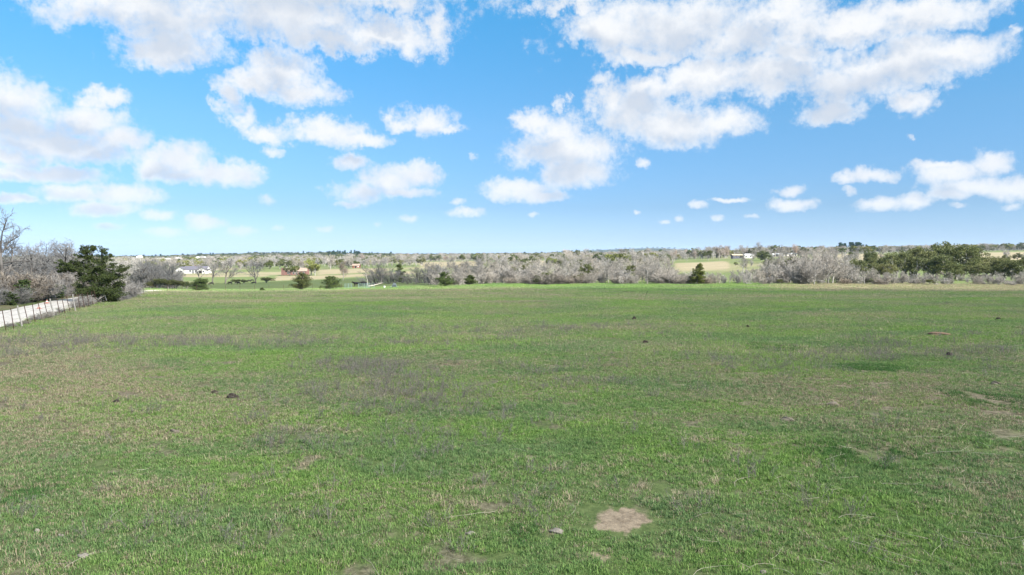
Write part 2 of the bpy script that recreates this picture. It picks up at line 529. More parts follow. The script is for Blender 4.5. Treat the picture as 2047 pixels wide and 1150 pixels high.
# ------------------------------------------------------------------ clouds overhead, behind the camera: they shade the field
def cloud_mat():
    m = bpy.data.materials.new('cloud_vapour')
    m.use_nodes = True
    t = m.node_tree
    t.nodes.clear()
    k = NT(t)
    d = k.n('ShaderNodeBsdfDiffuse'); d.inputs[0].default_value = (0.9, 0.9, 0.9, 1)
    tr = k.n('ShaderNodeBsdfTransparent')
    mx = k.n('ShaderNodeMixShader'); mx.inputs[0].default_value = 0.245
    t.links.new(tr.outputs[0], mx.inputs[1]); t.links.new(d.outputs[0], mx.inputs[2])
    o = k.n('ShaderNodeOutputMaterial')
    t.links.new(mx.outputs[0], o.inputs[0])
    return m

def cloud(foot, seed, mat, alt=420.0):
    """foot: outline on the ground of the shade; the cloud floats up-sun of it"""
    foot = np.array(foot, float)
    n = 160
    seg = np.linspace(0, len(foot), n, endpoint=False)
    i = seg.astype(int); f = seg - i
    P = foot[i % len(foot)] * (1 - f)[:, None] + foot[(i + 1) % len(foot)] * f[:, None]
    for _ in range(4):
        P = (np.roll(P, 1, 0) + P * 2 + np.roll(P, -1, 0)) / 4
    c = P.mean(0)
    s = np.linspace(0, 1, n, endpoint=False) * 9
    P = P + (P - c) / np.linalg.norm(P - c, axis=1)[:, None] * ((fbm(s * 4, s * 0, seed, 3) - 0.5) * 7)[:, None]
    sh = alt / SUN_DIR.z
    c = c + np.array([SUN_DIR.x, SUN_DIR.y]) * sh
    P = P + np.array([SUN_DIR.x, SUN_DIR.y]) * sh
    rings = [(1.0, 0.0), (0.985, 2.0), (0.85, 5.0), (0.6, 8.0), (0.3, 9.0)]
    V = []
    for k_, (sc, h) in enumerate(rings):
        ring = c + (P - c) * sc
        hh = h * (0.7 + 0.6 * fbm(ring[:, 0] / 30, ring[:, 1] / 30, seed + 5, 3))
        V += [(x, y, alt + z) for (x, y), z in zip(ring, hh)]
    top = len(V); V.append((c[0], c[1], alt + 9.5)); bot = len(V); V.append((c[0], c[1], alt - 4))
    Fc = []
    for k_ in range(len(rings) - 1):
        for a in range(n):
            b = (a + 1) % n
            Fc.append((k_ * n + a, k_ * n + b, (k_ + 1) * n + b, (k_ + 1) * n + a))
    l = (len(rings) - 1) * n
    Fc += [(l + a, l + (a + 1) % n, top) for a in range(n)]
    Fc += [((a + 1) % n, a, bot) for a in range(n)]
    me = bpy.data.meshes.new('cloud')
    me.from_pydata(V, [], Fc)
    me.materials.append(mat)
    o = link('cloud', me)
    tag(o, kind='structure')
    return o

CM = cloud_mat()
cloud([(-260, -80), (-260, 60), (-150, 100), (-75, 99), (-40, 113), (0, 121), (45, 123), (90, 118), (160, 119), (260, 115), (280, -80)], 4, CM)
cloud([(-195, 140), (-175, 190), (-150, 310), (-110, 360), (-60, 350), (-5, 260), (-8, 176), (-60, 172), (-92, 176), (-110, 148)], 7, CM)

# ------------------------------------------------------------------ plant materials
def bark_mat(name, c0, c1, var=0.35):
    m, k, b = new_mat(name)
    pos = k.n('ShaderNodeNewGeometry').outputs['Position']
    rnd = k.n('ShaderNodeObjectInfo').outputs['Random']
    isl = k.n('ShaderNodeNewGeometry').outputs['Random Per Island']
    n = k.noise(pos, 3.0, 4, 0.6)
    c = k.mix(k.step(k.math('ADD', k.math('MULTIPLY', n, 0.5), k.math('MULTIPLY', isl, 0.5)), 0.2, 0.8), c0, c1)
    hs = k.n('ShaderNodeHueSaturation')
    k.put(hs.inputs['Color'], c)
    k.put(hs.inputs['Value'], k.math('ADD', k.math('MULTIPLY', rnd, var), 1.0 - var / 2))
    k.put(hs.inputs['Saturation'], k.math('ADD', k.math('MULTIPLY', k.math('FRACT', k.math('MULTIPLY', rnd, 7.3)), 0.55), 0.5))
    k.put(b.inputs['Base Color'], hs.outputs[0])
    return m

def leaf_mat(name, c0, c1, var=0.3, trans=0.25):
    m, k, b = new_mat(name)
    geo = k.n('ShaderNodeNewGeometry')
    pos = geo.outputs['Position']
    rnd = k.n('ShaderNodeObjectInfo').outputs['Random']
    n = k.noise(pos, 0.9, 3, 0.6)
    f = k.math('ADD', k.math('MULTIPLY', n, 0.55), k.math('MULTIPLY', geo.outputs['Random Per Island'], 0.45))
    c = k.mix(k.step(f, 0.2, 0.8), c0, c1)
    hs = k.n('ShaderNodeHueSaturation')
    k.put(hs.inputs['Color'], c)
    k.put(hs.inputs['Value'], k.math('ADD', k.math('MULTIPLY', rnd, var), 1.0 - var / 2))
    k.put(hs.inputs['Hue'], k.math('ADD', k.math('MULTIPLY', k.math('FRACT', k.math('MULTIPLY', rnd, 5.7)), 0.05), 0.475))
    k.put(b.inputs['Base Color'], hs.outputs[0])
    tl = k.n('ShaderNodeBsdfTranslucent')
    k.put(tl.inputs[0], hs.outputs[0])
    mx = k.n('ShaderNodeMixShader'); mx.inputs[0].default_value = trans
    k.t.links.new(b.outputs[0], mx.inputs[1]); k.t.links.new(tl.outputs[0], mx.inputs[2])
    k.t.links.new(mx.outputs[0], k.t.nodes['Material Output'].inputs[0])
    return m

M = {}
M['bark'] = bark_mat('grey_bark', (0.17, 0.155, 0.137), (0.36, 0.335, 0.30))
M['twig'] = bark_mat('pale_twigs', (0.190, 0.172, 0.148), (0.40, 0.365, 0.318), 0.5)
M['dark_bark'] = bark_mat('dark_bark', (0.06, 0.052, 0.045), (0.15, 0.135, 0.12))
M['dark_twig'] = bark_mat('shaded_twigs', (0.125, 0.120, 0.112), (0.255, 0.245, 0.23), 0.3)  # darker than the pale twigs: the roadside wood's shade is put into this colour
M['cedar'] = leaf_mat('cedar_needles', (0.040, 0.060, 0.021), (0.110, 0.138, 0.045))
M['olive'] = leaf_mat('olive_leaves', (0.055, 0.075, 0.016), (0.13, 0.145, 0.035))  # olive leaf colour of the yellower cedars and far green trees
M['oak'] = leaf_mat('live_oak_leaves', (0.055, 0.074, 0.026), (0.140, 0.155, 0.060))
M['oak_pale'] = leaf_mat('pale_oak_leaves', (0.085, 0.100, 0.038), (0.20, 0.208, 0.092))
M['yellow'] = leaf_mat('budding_leaves', (0.14, 0.155, 0.038), (0.25, 0.25, 0.08))
M['pine'] = leaf_mat('pine_needles', (0.018, 0.050, 0.026), (0.045, 0.095, 0.040))
M['thicket'] = bark_mat('brown_thicket', (0.16, 0.132, 0.102), (0.31, 0.265, 0.21), 0.4)
M['russet'] = bark_mat('russet_leaves', (0.21, 0.155, 0.115), (0.37, 0.285, 0.22), 0.3)

# ------------------------------------------------------------------ skeletons
def _perp(d):
    a = Vector((0, 0, 1)) if abs(d.z) < 0.9 else Vector((1, 0, 0))
    u = d.cross(a).normalized()
    return u, d.cross(u).normalized()

def tubes(segs, sides):
    """segs: list of (p0, p1, r0, r1) -> vertices, quads"""
    A = np.array([[*s[0], *s[1], s[2], s[3]] for s in segs], float)
    p0, p1, r0, r1 = A[:, :3], A[:, 3:6], A[:, 6], A[:, 7]
    d = p1 - p0
    d /= np.linalg.norm(d, axis=1)[:, None] + 1e-9
    ref = np.where(np.abs(d[:, 2:3]) < 0.9, np.array([[0, 0, 1.0]]), np.array([[1.0, 0, 0]]))
    u = np.cross(d, ref); u /= np.linalg.norm(u, axis=1)[:, None] + 1e-9
    v = np.cross(d, u)
    th = np.arange(sides) * 2 * math.pi / sides
    ring = u[:, None, :] * np.cos(th)[None, :, None] + v[:, None, :] * np.sin(th)[None, :, None]
    V = np.stack([p0[:, None, :] + ring * r0[:, None, None], p1[:, None, :] + ring * r1[:, None, None]], 1)
    n = len(segs)
    base = (np.arange(n) * 2 * sides)[:, None]
    i = np.arange(sides)[None, :]; j = (i + 1) % sides
    Fq = np.stack([base + i, base + j, base + sides + j, base + sides + i], -1).reshape(-1, 4)
    return V.reshape(-1, 3), Fq

def grow(rng, p, d, L, r, lev, P, out, tips):
    """one branch: bending pieces, side shoots, then recursion"""
    n = P['pieces'][min(lev, len(P['pieces']) - 1)]
    q = p.copy(); dd = d.copy()
    rmin = P['rmin']
    for i in range(n):
        w = P['wob'][min(lev, len(P['wob']) - 1)]
        dd = (dd + Vector((rng.uniform(-w, w), rng.uniform(-w, w), rng.uniform(-w, w) + P['up'][min(lev, len(P['up']) - 1)]))).normalized()
        q2 = q + dd * (L / n)
        t0, t1 = i / n, (i + 1) / n
        ra = max(rmin, r * (1 - 0.6 * t0)); rb = max(rmin * 0.8, r * (1 - 0.6 * t1))
        out.append((q.copy(), q2.copy(), ra, rb, lev))
        if lev < P['levels']:
            kids = P['kids'][lev]
            lo = P['clear'][lev]
            if t1 > lo:
                cnt = kids / n / (1 - lo)
                c = int(cnt) + (1 if rng.random() < cnt - int(cnt) else 0)
                for _ in range(c):
                    u, v = _perp(dd)
                    th = rng.uniform(0, 2 * math.pi)
                    an = math.radians(rng.uniform(*P['angle'][lev]))
                    cd = dd * math.cos(an) + (u * math.cos(th) + v * math.sin(th)) * math.sin(an)
                    cp = q.lerp(q2, rng.random())
                    cl = L * P['ratio'][lev] * rng.uniform(0.65, 1.15) * (1.15 - 0.45 * t1)
                    grow(rng, cp, cd.normalized(), cl, max(rmin, (ra + rb) / 2 * P['thin'][lev]), lev + 1, P, out, tips)
        q = q2
    tips.append((q.copy(), dd.copy(), lev))

def split_mesh(name, segs, trunk_lev, m_trunk, m_twig):
    tk = [s for s in segs if s[4] <= trunk_lev]
    tw = [s for s in segs if s[4] > trunk_lev]
    Vt, Ft = tubes(tk, 6)
    tr = mesh_from(name + '_trunk', Vt, Ft, m_trunk, True)
    V2, F2 = tubes(tw, 3)
    cr = mesh_from(name + '_crown', V2, F2, m_twig, False)
    return tr, cr

def bare_tree(seed, H=8.0, style='oak', mt='bark', mw='twig', rmin=0.017):
    rng = random.Random(seed)
    segs, tips = [], []
    if style == 'oak':
        P = dict(levels=4, pieces=[5, 5, 4, 3, 2], wob=[.10, .24, .30, .32, .3], up=[.02, .03, .05, .05, .03],
                 kids=[7, 6, 6, 5], clear=[.30, .22, .15, .1], angle=[(35, 68), (28, 62), (25, 60), (25, 60)],
                 ratio=[.74, .60, .52, .5], thin=[.62, .6, .55, .6], rmin=rmin)
        grow(rng, Vector((0, 0, -0.1)), Vector((rng.uniform(-.08, .08), rng.uniform(-.08, .08), 1)).normalized(), H * .66, H * .024, 0, P, segs, tips)
    elif style == 'tall':
        P = dict(levels=4, pieces=[6, 4, 4, 3, 2], wob=[.07, .18, .26, .3, .3], up=[.05, .08, .06, .05, .03],
                 kids=[10, 6, 5, 5], clear=[.25, .2, .12, .1], angle=[(24, 52), (24, 55), (25, 60), (25, 60)],
                 ratio=[.46, .58, .52, .5], thin=[.55, .6, .55, .6], rmin=rmin)
        grow(rng, Vector((0, 0, -0.1)), Vector((rng.uniform(-.1, .1), rng.uniform(-.1, .1), 1)).normalized(), H * .86, H * .019, 0, P, segs, tips)
    elif style == 'stems':
        P = dict(levels=3, pieces=[5, 4, 3, 2], wob=[.14, .22, .3, .3], up=[.05, .05, .05, .03],
                 kids=[9, 6, 5], clear=[.18, .12, .1], angle=[(22, 55), (25, 60), (25, 60)],
                 ratio=[.48, .52, .52], thin=[.55, .6, .6], rmin=rmin)
        for i in range(rng.randint(4, 6)):
            a = rng.uniform(0, 6.28); t = rng.uniform(.12, .55)
            grow(rng, Vector((math.cos(a) * .04, math.sin(a) * .04, -0.1)), Vector((math.cos(a) * t, math.sin(a) * t, 1)).normalized(),
                 H * rng.uniform(.6, .9), H * rng.uniform(.009, .014), 0, P, segs, tips)
    else:  # shrub
        P = dict(levels=2, pieces=[4, 3, 2], wob=[.22, .3, .3], up=[.04, .03, .02],
                 kids=[11, 7], clear=[.08, .08], angle=[(22, 60), (25, 65)],
                 ratio=[.5, .5], thin=[.6, .6], rmin=rmin)
        for i in range(17):
            a = rng.uniform(0, 6.28); t = rng.uniform(.1, 1.1)
            rr = rng.uniform(0, .45) * H * .3
            grow(rng, Vector((math.cos(a) * rr, math.sin(a) * rr, -0.1)), Vector((math.cos(a) * t, math.sin(a) * t, 1)).normalized(),
                 H * rng.uniform(.5, .9), H * .008, 0, P, segs, tips)
    mx = max(s[1].z for s in segs)
    sc = H / mx
    segs = [(a * sc, b * sc, r0 * (sc if l < 2 else 1), r1 * (sc if l < 2 else 1), l) for a, b, r0, r1, l in segs]
    return split_mesh('bare_tree', segs, 1 if style in ('oak', 'tall') else 0, M[mt], M[mw])

def leaf_cloud(rng, centres, size, flat=0.6):
    """centres: (N,3) leaf positions with outward direction -> small bent quads"""
    n = len(centres)
    r = np.random.RandomState(rng.randint(0, 10 ** 6))
    d = r.normal(size=(n, 3)); d /= np.linalg.norm(d, axis=1)[:, None]
    e = r.normal(size=(n, 3)); e[:, 2] += 0.3
    e = e - (e * d).sum(1)[:, None] * d
    e /= np.linalg.norm(e, axis=1)[:, None] + 1e-9
    s = size * r.uniform(.6, 1.3, size=n)[:, None]
    a = centres - d * s * flat; b = centres + e * s * .45; c = centres + d * s * flat; f = centres - e * s * .45
    V = np.stack([a, b, c, f], 1).reshape(-1, 3)
    Fq = np.arange(n * 4).reshape(n, 4)
    return V, Fq

def clumps(rng, list_of, per, spread, size):
    r = np.random.RandomState(rng.randint(0, 10 ** 6))
    C = np.array([[*c[:3]] for c in list_of]); S_ = np.array([c[3] for c in list_of])
    k = len(C)
    off = r.normal(size=(k, per, 3)); off /= np.linalg.norm(off, axis=2)[:, :, None]
    off *= (r.uniform(0.25, 1, size=(k, per, 1)) ** 0.5)
    off[:, :, 2] *= spread
    P = (C[:, None, :] + off * S_[:, None, None]).reshape(-1, 3)
    return leaf_cloud(rng, P, size)

def cedar(seed, H=4.0, W=2.6, mat='cedar', clear=0.06, taper=0.8, per=55, leaf=0.10, whorls=12):
    """juniper: trunk, ascending limbs in whorls, flat sprays of scale leaves"""
    rng = random.Random(seed)
    segs, cl = [], []
    q = Vector((0, 0, -.1)); d = Vector((rng.uniform(-.06, .06), rng.uniform(-.06, .06), 1))
    n = 7
    pts = [q]
    for i in range(n):
        d = (d + Vector((rng.uniform(-.1, .1), rng.uniform(-.1, .1), .1))).normalized()
        q2 = q + d * (H * .96 / n)
        segs.append((q, q2, H * .018 * (1 - i / n * .85) + .012, H * .018 * (1 - (i + 1) / n * .85) + .012, 0))
        q = q2; pts.append(q)
    for w in range(whorls):
        t = clear + (1 - clear) * (w + rng.uniform(0, .7)) / whorls
        f = t * n; i = min(n - 1, int(f)); c = pts[i].lerp(pts[i + 1], f - i)
        prof = (1 - t) ** taper * min(1.0, .55 + t * 3.0)
        for j in range(rng.randint(4, 6)):
            a = rng.uniform(0, 6.28)
            R = W / 2 * prof * rng.uniform(.55, 1.18) + .12
            tip = c + Vector((math.cos(a) * R, math.sin(a) * R, R * rng.uniform(-.05, .55)))
            mid = c.lerp(tip, .5) + Vector((0, 0, -R * .08))
            segs.append((c, mid, .010 * H, .006 * H, 1)); segs.append((mid, tip, .006 * H, .003 * H, 1))
            m = max(2, int(R / .28))
            for s in range(m):
                f2 = (s + rng.uniform(.3, 1.0)) / m
                if f2 < .25 and R > .8:
                    continue
                b = c.lerp(tip, min(1, f2))
                cl.append((b.x + rng.uniform(-.1, .1) * R, b.y + rng.uniform(-.1, .1) * R, b.z + rng.uniform(-.02, .10) * R, .13 * W * rng.uniform(.6, 1.1) * (.55 + .5 * prof)))
    cl.append((pts[-1].x, pts[-1].y, pts[-1].z, .09 * W))
    Vt, Ft = tubes(segs, 5)
    tr = mesh_from('cedar_trunk', Vt, Ft, M['dark_bark'], True)
    V, Fq = clumps(rng, cl, per, .62, leaf)
    return tr, mesh_from('cedar_crown', V, Fq, M[mat])

def round_tree(seed, H=8.0, W=8.0, mat='oak', per=95, leaf=0.21, nclump=110, trunk_h=.22, mt='bark'):
    """broad evergreen: forked limbs carrying domed tufts of leaves with gaps between"""
    rng = random.Random(seed)
    segs, cl = [], []
    base = Vector((0, 0, -.1)); fork = Vector((rng.uniform(-.2, .2), rng.uniform(-.2, .2), H * trunk_h))
    segs.append((base, fork, H * .04, H * .03, 0))
    lobes = []
    for i in range(9):
        a = i / 9 * 6.28 + rng.uniform(-.4, .4); el = rng.uniform(.1, 1.35)
        k = rng.uniform(.6, .82)
        c = Vector((math.cos(a) * math.cos(el) * W / 2 * k, math.sin(a) * math.cos(el) * W / 2 * k, H * (.42 + .42 * math.sin(el) * k)))
        lobes.append((c, W * rng.uniform(.15, .24)))
        mid = fork.lerp(c, .5) + Vector((rng.uniform(-.3, .3), rng.uniform(-.3, .3), rng.uniform(-.2, .4)))
        segs += [(fork, mid, H * .02, H * .013, 0), (mid, c, H * .013, H * .006, 1)]
    for i in range(nclump):
        c, R = lobes[rng.randrange(len(lobes))]
        v = Vector((rng.gauss(0, 1), rng.gauss(0, 1), rng.gauss(.25, 1))).normalized() * R * rng.uniform(.6, 1.15)
        p = c + v
        p.z = max(p.z, H * .16)
        cl.append((p.x, p.y, min(p.z, H * .97), W * rng.uniform(.07, .13)))
        if rng.random() < .4:
            segs.append((c, p, H * .006, H * .003, 1))
    Vt, Ft = tubes(segs, 5)
    tr = mesh_from('round_trunk', Vt, Ft, M[mt], True)
    V, Fq = clumps(rng, cl, per, .75, leaf)
    V[:, 2] *= H / V[:, 2].max()
    return tr, mesh_from('round_crown', V, Fq, M[mat])

def pine(seed, H=16.0, leaf=.5):
    rng = random.Random(seed)
    segs = [(Vector((0, 0, -.2)), Vector((.2, .1, H * .97)), H * .014, H * .004, 0)]
    cl = []
    for w in range(11):
        t = .34 + .64 * w / 11
        for j in range(5):
            a = rng.uniform(0, 6.28); R = H * .19 * (1 - t) ** .55 * rng.uniform(.6, 1.2) + .2
            c = Vector((0.2 * t, .1 * t, H * t)); tip = c + Vector((math.cos(a) * R, math.sin(a) * R, R * .25))
            segs.append((c, tip, H * .004, H * .002, 1))
            cl.append((tip.x, tip.y, tip.z, H * .055)); cl.append((*c.lerp(tip, .6), H * .05))
    Vt, Ft = tubes(segs, 4)
    tr = mesh_from('pine_trunk', Vt, Ft, M['dark_bark'], True)
    V, Fq = clumps(rng, cl, 16, .5, leaf)
    return tr, mesh_from('pine_crown', V, Fq, M['pine'])

def puff_tree(seed, H=9.0, W=8.0, mat='twig', mt='bark', n=260, leaf=.55):
    """distant bare crown: spray of thin twigs over a few limbs"""
    rng = random.Random(seed)
    P = dict(levels=2, pieces=[4, 4, 2], wob=[.1, .25, .3], up=[.02, .05, .05], kids=[8, 11], clear=[.25, .15],
             angle=[(30, 62), (25, 65)], ratio=[.7, .5], thin=[.6, .55], rmin=.045)
    segs, tips = [], []
    grow(rng, Vector((0, 0, -.1)), Vector((0, 0, 1)), H * .66, H * .025, 0, P, segs, tips)
    mx = max(s[1].z for s in segs)
    sc = H / mx
    segs = [(a * sc, b * sc, r0, r1, l) for a, b, r0, r1, l in segs]
    tr, _ = split_mesh('far_tree', segs, 0, M[mt], M[mat])
    tw = [s for s in segs if s[4] > 0]
    V1, F1 = tubes(tw, 3)
    cen = np.array([list(t[0] * sc) for t in tips if t[2] == 2])
    r = np.random.RandomState(seed)
    cen = np.repeat(cen, max(1, n // len(cen) + 1), 0) + r.normal(size=(len(cen) * max(1, n // len(cen) + 1), 3)) * H * .05
    th = r.normal(size=(len(cen), 3)); th[:, 2] += .6; th /= np.linalg.norm(th, axis=1)[:, None]
    sg = np.concatenate([cen - th * leaf, cen + th * leaf, np.full((len(cen), 1), .05), np.full((len(cen), 1), .03)], 1)
    V2, F2 = tubes([(s[:3], s[3:6], s[6], s[7]) for s in sg], 3)
    V = np.vstack([V1, V2]); Fq = np.vstack([F1, F2 + len(V1)])
    return tr, mesh_from('far_crown', V, Fq, M[mat])

# ------------------------------------------------------------------ plants as things
def plant(name, proto, px, d, height, proto_h, label, cat='tree', group=None, rz=None, wide=1.0, sink=0.05):
    x, y, z = at(px, d)
    s = height / proto_h
    e = empty(name, (x, y, z - sink), RNG.uniform(0, 6.28) if rz is None else rz, (s * wide, s * wide, s))
    tag(e, label, cat, group)
    tr, cr = proto
    link('trunk' if cat != 'bush' else 'stems', tr, e)
    link('crown' if cat != 'bush' else 'twigs' if ('bare' in name or 'brown' in name) else 'foliage', cr, e)
    return e

RNG = random.Random(77)
def h_for(px, d, top_row):
    """height that a plant at (px, d) needs to reach up to the given photo row"""
    x, y, z = at(px, d)
    zt = CAM_Z + (HZ - top_row) / F * d
    return max(0.4, zt - z)

# ------------------------------------------------------------------ prototypes (shared meshes)
OAKS = [bare_tree(100 + i, 8.0, 'oak') for i in range(5)]
TALL = [bare_tree(200 + i, 8.0, 'tall') for i in range(5)]
STEM = [bare_tree(300 + i, 5.0, 'stems') for i in range(5)]
SHRUB = [bare_tree(400 + i, 2.5, 'shrub') for i in range(3)]
BROWN = [bare_tree(420 + i, 3.0, 'shrub', 'thicket', 'thicket') for i in range(3)]
D_OAK = [bare_tree(500 + i, 8.0, 'oak', 'dark_bark', 'dark_twig', .011) for i in range(3)]
D_STEM = [bare_tree(520 + i, 5.0, 'stems', 'dark_bark', 'dark_twig', .011) for i in range(3)]
D_SHRUB = [bare_tree(540 + i, 2.5, 'shrub', 'dark_twig', 'dark_twig', .009) for i in range(2)]
LIVE = [round_tree(600 + i, 8.0, 9.0, 'oak', nclump=80, per=120) for i in range(3)]
LIVE_P = [round_tree(640 + i, 8.0, 9.0, 'oak_pale', nclump=80, per=110) for i in range(3)]
LIVE_S = [round_tree(620 + i, 5.0, 5.0, 'oak', per=80, leaf=.15, nclump=80) for i in range(2)]
FAR_B = [puff_tree(700 + i, 9.0) for i in range(5)]
FAR_R = [puff_tree(730 + i, 9.0, mat='russet', n=420) for i in range(2)]
FAR_G = [round_tree(760 + i, 7.0, 7.0, 'olive', per=26, leaf=.42, nclump=40) for i in range(3)]
FAR_Y = [round_tree(780 + i, 7.0, 7.0, 'yellow', per=20, leaf=.42, nclump=36) for i in range(2)]
FAR_D = [round_tree(790 + i, 7.0, 6.5, 'oak', per=26, leaf=.42, nclump=40) for i in range(2)]
PINES = [pine(800 + i) for i in range(3)]

# ------------------------------------------------------------------ the treeline along the far side of the field
SKYLINE = [(860,522),(880,515),(900,512),(930,511),(960,510),(1010,510),(1050,513),(1080,519),(1100,524),(1135,523),(1165,510),(1185,506),(1210,510),(1260,512),
           (1310,513),(1335,520),(1355,532),(1390,538),(1420,542),(1450,541),(1480,536),(1510,532),(1540,514),(1570,501),(1600,493),(1620,490),(1655,494),
           (1690,508),(1720,524),(1750,532),(1790,537),(1830,538),(1860,539),(1900,541),(1960,540),(2000,539),(2050,535),(2100,530)]
SX = [p[0] for p in SKYLINE]; SY = [p[1] for p in SKYLINE]
def skyline(px):
    return float(np.interp(px, SX, SY))

ZONES = [(800,985,'behind the two small dark cedars'), (985,1085,'left of the brown leafy thicket'), (1085,1200,'inside the brown leafy thicket'),
         (1200,1345,'between brown thicket and pointed cedar'), (1345,1462,'beside the straw meadow and pointed cedar'),
         (1462,1556,'below the long low trailer house'), (1556,1700,'around the tallest bare crowns'),
         (1700,1855,'between tallest bare crowns and live oaks'), (1855,1990,'before the biggest live oak'), (1990,2300,'at the far right end')]
def zone(px):
    for a, b, s in ZONES:
        if a <= px < b:
            return s
    return ZONES[-1][2]

def treeline():
    px = 872.0
    while px < 2085:                                   # front row, brushy
        sky = skyline(px)
        d = RNG.uniform(152, 164)
        base = row_of(*at(px, d))
        top = base - (base - sky) * RNG.uniform(.50, .80)
        if 1350 < px < 1460:
            top = base - (base - sky) * RNG.uniform(.8, 1.0)
        if 1890 < px < 1960 and RNG.random() < .35:
            px += RNG.uniform(9, 17); continue
        H = h_for(px, d, top)
        u = RNG.random()
        z = zone(px)
        if u < .52:
            plant('bare_tree', RNG.choice(STEM), px, d, H, 5.0, 'low many-stemmed bare grey tree, front row of treeline, ' + z, 'tree', 'front row of the treeline, ' + z, wide=1.15)
        elif u < .74:
            plant('bare_tree', RNG.choice(OAKS + TALL), px, d, H * 1.12, 8.0, 'pale single-trunk bare tree, front row of treeline, ' + z, 'tree', 'single trunks in the front row, ' + z)
        else:
            plant('bare_bush', RNG.choice(SHRUB), px, d, H * .6, 2.5, 'twiggy grey bush at the foot of treeline, ' + z, 'bush', 'bushes at the foot, ' + z)
        px += RNG.uniform(8, 14.5) * (0.85 if px > 1350 else 1)
    px = 868.0
    while px < 2090:                                   # middle row
        if 1352 < px < 1470:
            px = 1471
        sky = skyline(px)
        d = RNG.uniform(172, 200)
        base = row_of(*at(px, d))
        H = h_for(px, d, base - (base - sky) * RNG.uniform(.72, .96))
        z = zone(px)
        if RNG.random() < .8:
            plant('bare_tree', RNG.choice(OAKS + TALL), px, d, H, 8.0, 'bare grey tree, middle row of treeline, ' + z, 'tree', 'middle row of the treeline, ' + z, wide=1.05)
        else:
            plant('leafy_tree', RNG.choice(LIVE_S), px, d, H * .8, 5.0, 'dull green leafy tree, middle row of treeline, ' + z, 'tree', 'leafy trees in the middle row, ' + z)
        px += RNG.uniform(15, 26)
    px = 866.0
    while px < 2095:                                   # back row, tallest
        if 1350 < px < 1475:
            px = 1477
        sky = skyline(px)
        d = RNG.uniform(212, 268)
        H = h_for(px, d, sky + RNG.uniform(-3, 7))
        z = zone(px)
        plant('bare_tree', RNG.choice(OAKS + TALL), px, d, H, 8.0, 'tall bare grey tree, back row of treeline, ' + z, 'tree', 'back row of the treeline, ' + z)
        px += RNG.uniform(22, 36)
treeline()

# brown leafy understorey and green shrubs at the foot of the treeline
for px, d, top, W in [(1066,151,541,1.3),(1082,153,536,1.4),(1100,150,540,1.5),(1122,152,545,1.4),(1145,150,544,1.4),(1172,151,546,1.3),(1325,152,544,1.4),
                      (1345,153,540,1.5),(1364,151,546,1.4),(1380,153,548,1.3),(1020,152,552,1.2),(1412,152,548,1.4),(1238,153,548,1.2),(1690,153,552,1.3),(1765,152,550,1.4)]:
    plant('brown_thicket_bush', RNG.choice(BROWN), px, d, h_for(px, d, top), 3.0, 'brown twiggy thicket bush at treeline foot, ' + zone(px), 'bush', 'brown bushes, ' + zone(px), wide=W * 1.2)
GB = [(1072,151,549,'low dark green bush under the brown thicket'),(1093,153,543,'taller dark green bush inside the brown thicket'),
      (1150,152,550,'small green bush at the thicket foot, left of the paired green bushes'),(1163,153,546,'green bush, taller of a pair at the thicket foot'),
      (1322,152,552,'dark green bush just left of the pointed cedar foot'),(1383,151,556,'low dark bush tight against the pointed cedar foot'),
      (1560,153,558,'low green bush by the leaning white trunk'),(1745,153,556,'low green bush before the olive treetops'),(1860,153,558,'low green bush in the pale brush below the live oak')]
for px, d, top, lab in GB:
    plant('green_bush', RNG.choice(LIVE_S), px, d, h_for(px, d, top), 5.0, lab, 'bush', 'green bushes under the treeline', wide=1.5)

# live oaks and olive trees at the right
for px, d, top, wpx, lab in [
    (1912,206,481,92,'biggest dark live oak with broad domed crown'),
    (1872,212,489,60,'dark live oak filling the left shoulder of the biggest live oak'),
    (1834,204,490,66,'olive live oak just left of the biggest live oak'),
    (1866,196,506,74,'shorter live oak tucked against the biggest oak, bare tree before it'),
    (1974,214,505,74,'spreading live oak just right of the biggest live oak'),
    (2036,192,512,74,'live oak cut by the right edge, dark trunks below'),
    (1722,196,513,66,'pale olive tree right of the tallest bare crowns'),
    (1792,200,499,58,'bright olive tree between pale olive tree and live oaks'),
    (1770,188,522,40,'small yellow-green tree below the bright olive tree'),
    (1812,210,500,56,'olive live oak left of the leftmost dark oak shoulder'),
    (1756,208,509,48,'round olive tree between the pale olive and bright olive trees'),
    (1893,194,520,60,'lower dark live oak bough mass in front of the biggest oak'),
    (2008,200,522,56,'dark live oak between the spreading one and the right edge'),
    (1997,220,508,40,'narrow dark live oak behind the spreading one'),
    (1945,196,527,70,'low live oak bough mass under the biggest oak'),
    (1740,262,496,26,'small dark treetop beside the bare crown on the far meadow')]:
    H = h_for(px, d, top)
    pr = RNG.choice(LIVE if ('dark' in lab or 'biggest dark' in lab) else LIVE_P)
    plant('live_oak', pr, px, d, H, 8.0, lab, 'tree', 'evergreen oaks at the end of the treeline', wide=(wpx / F * d) / (9.0 * H / 8.0))

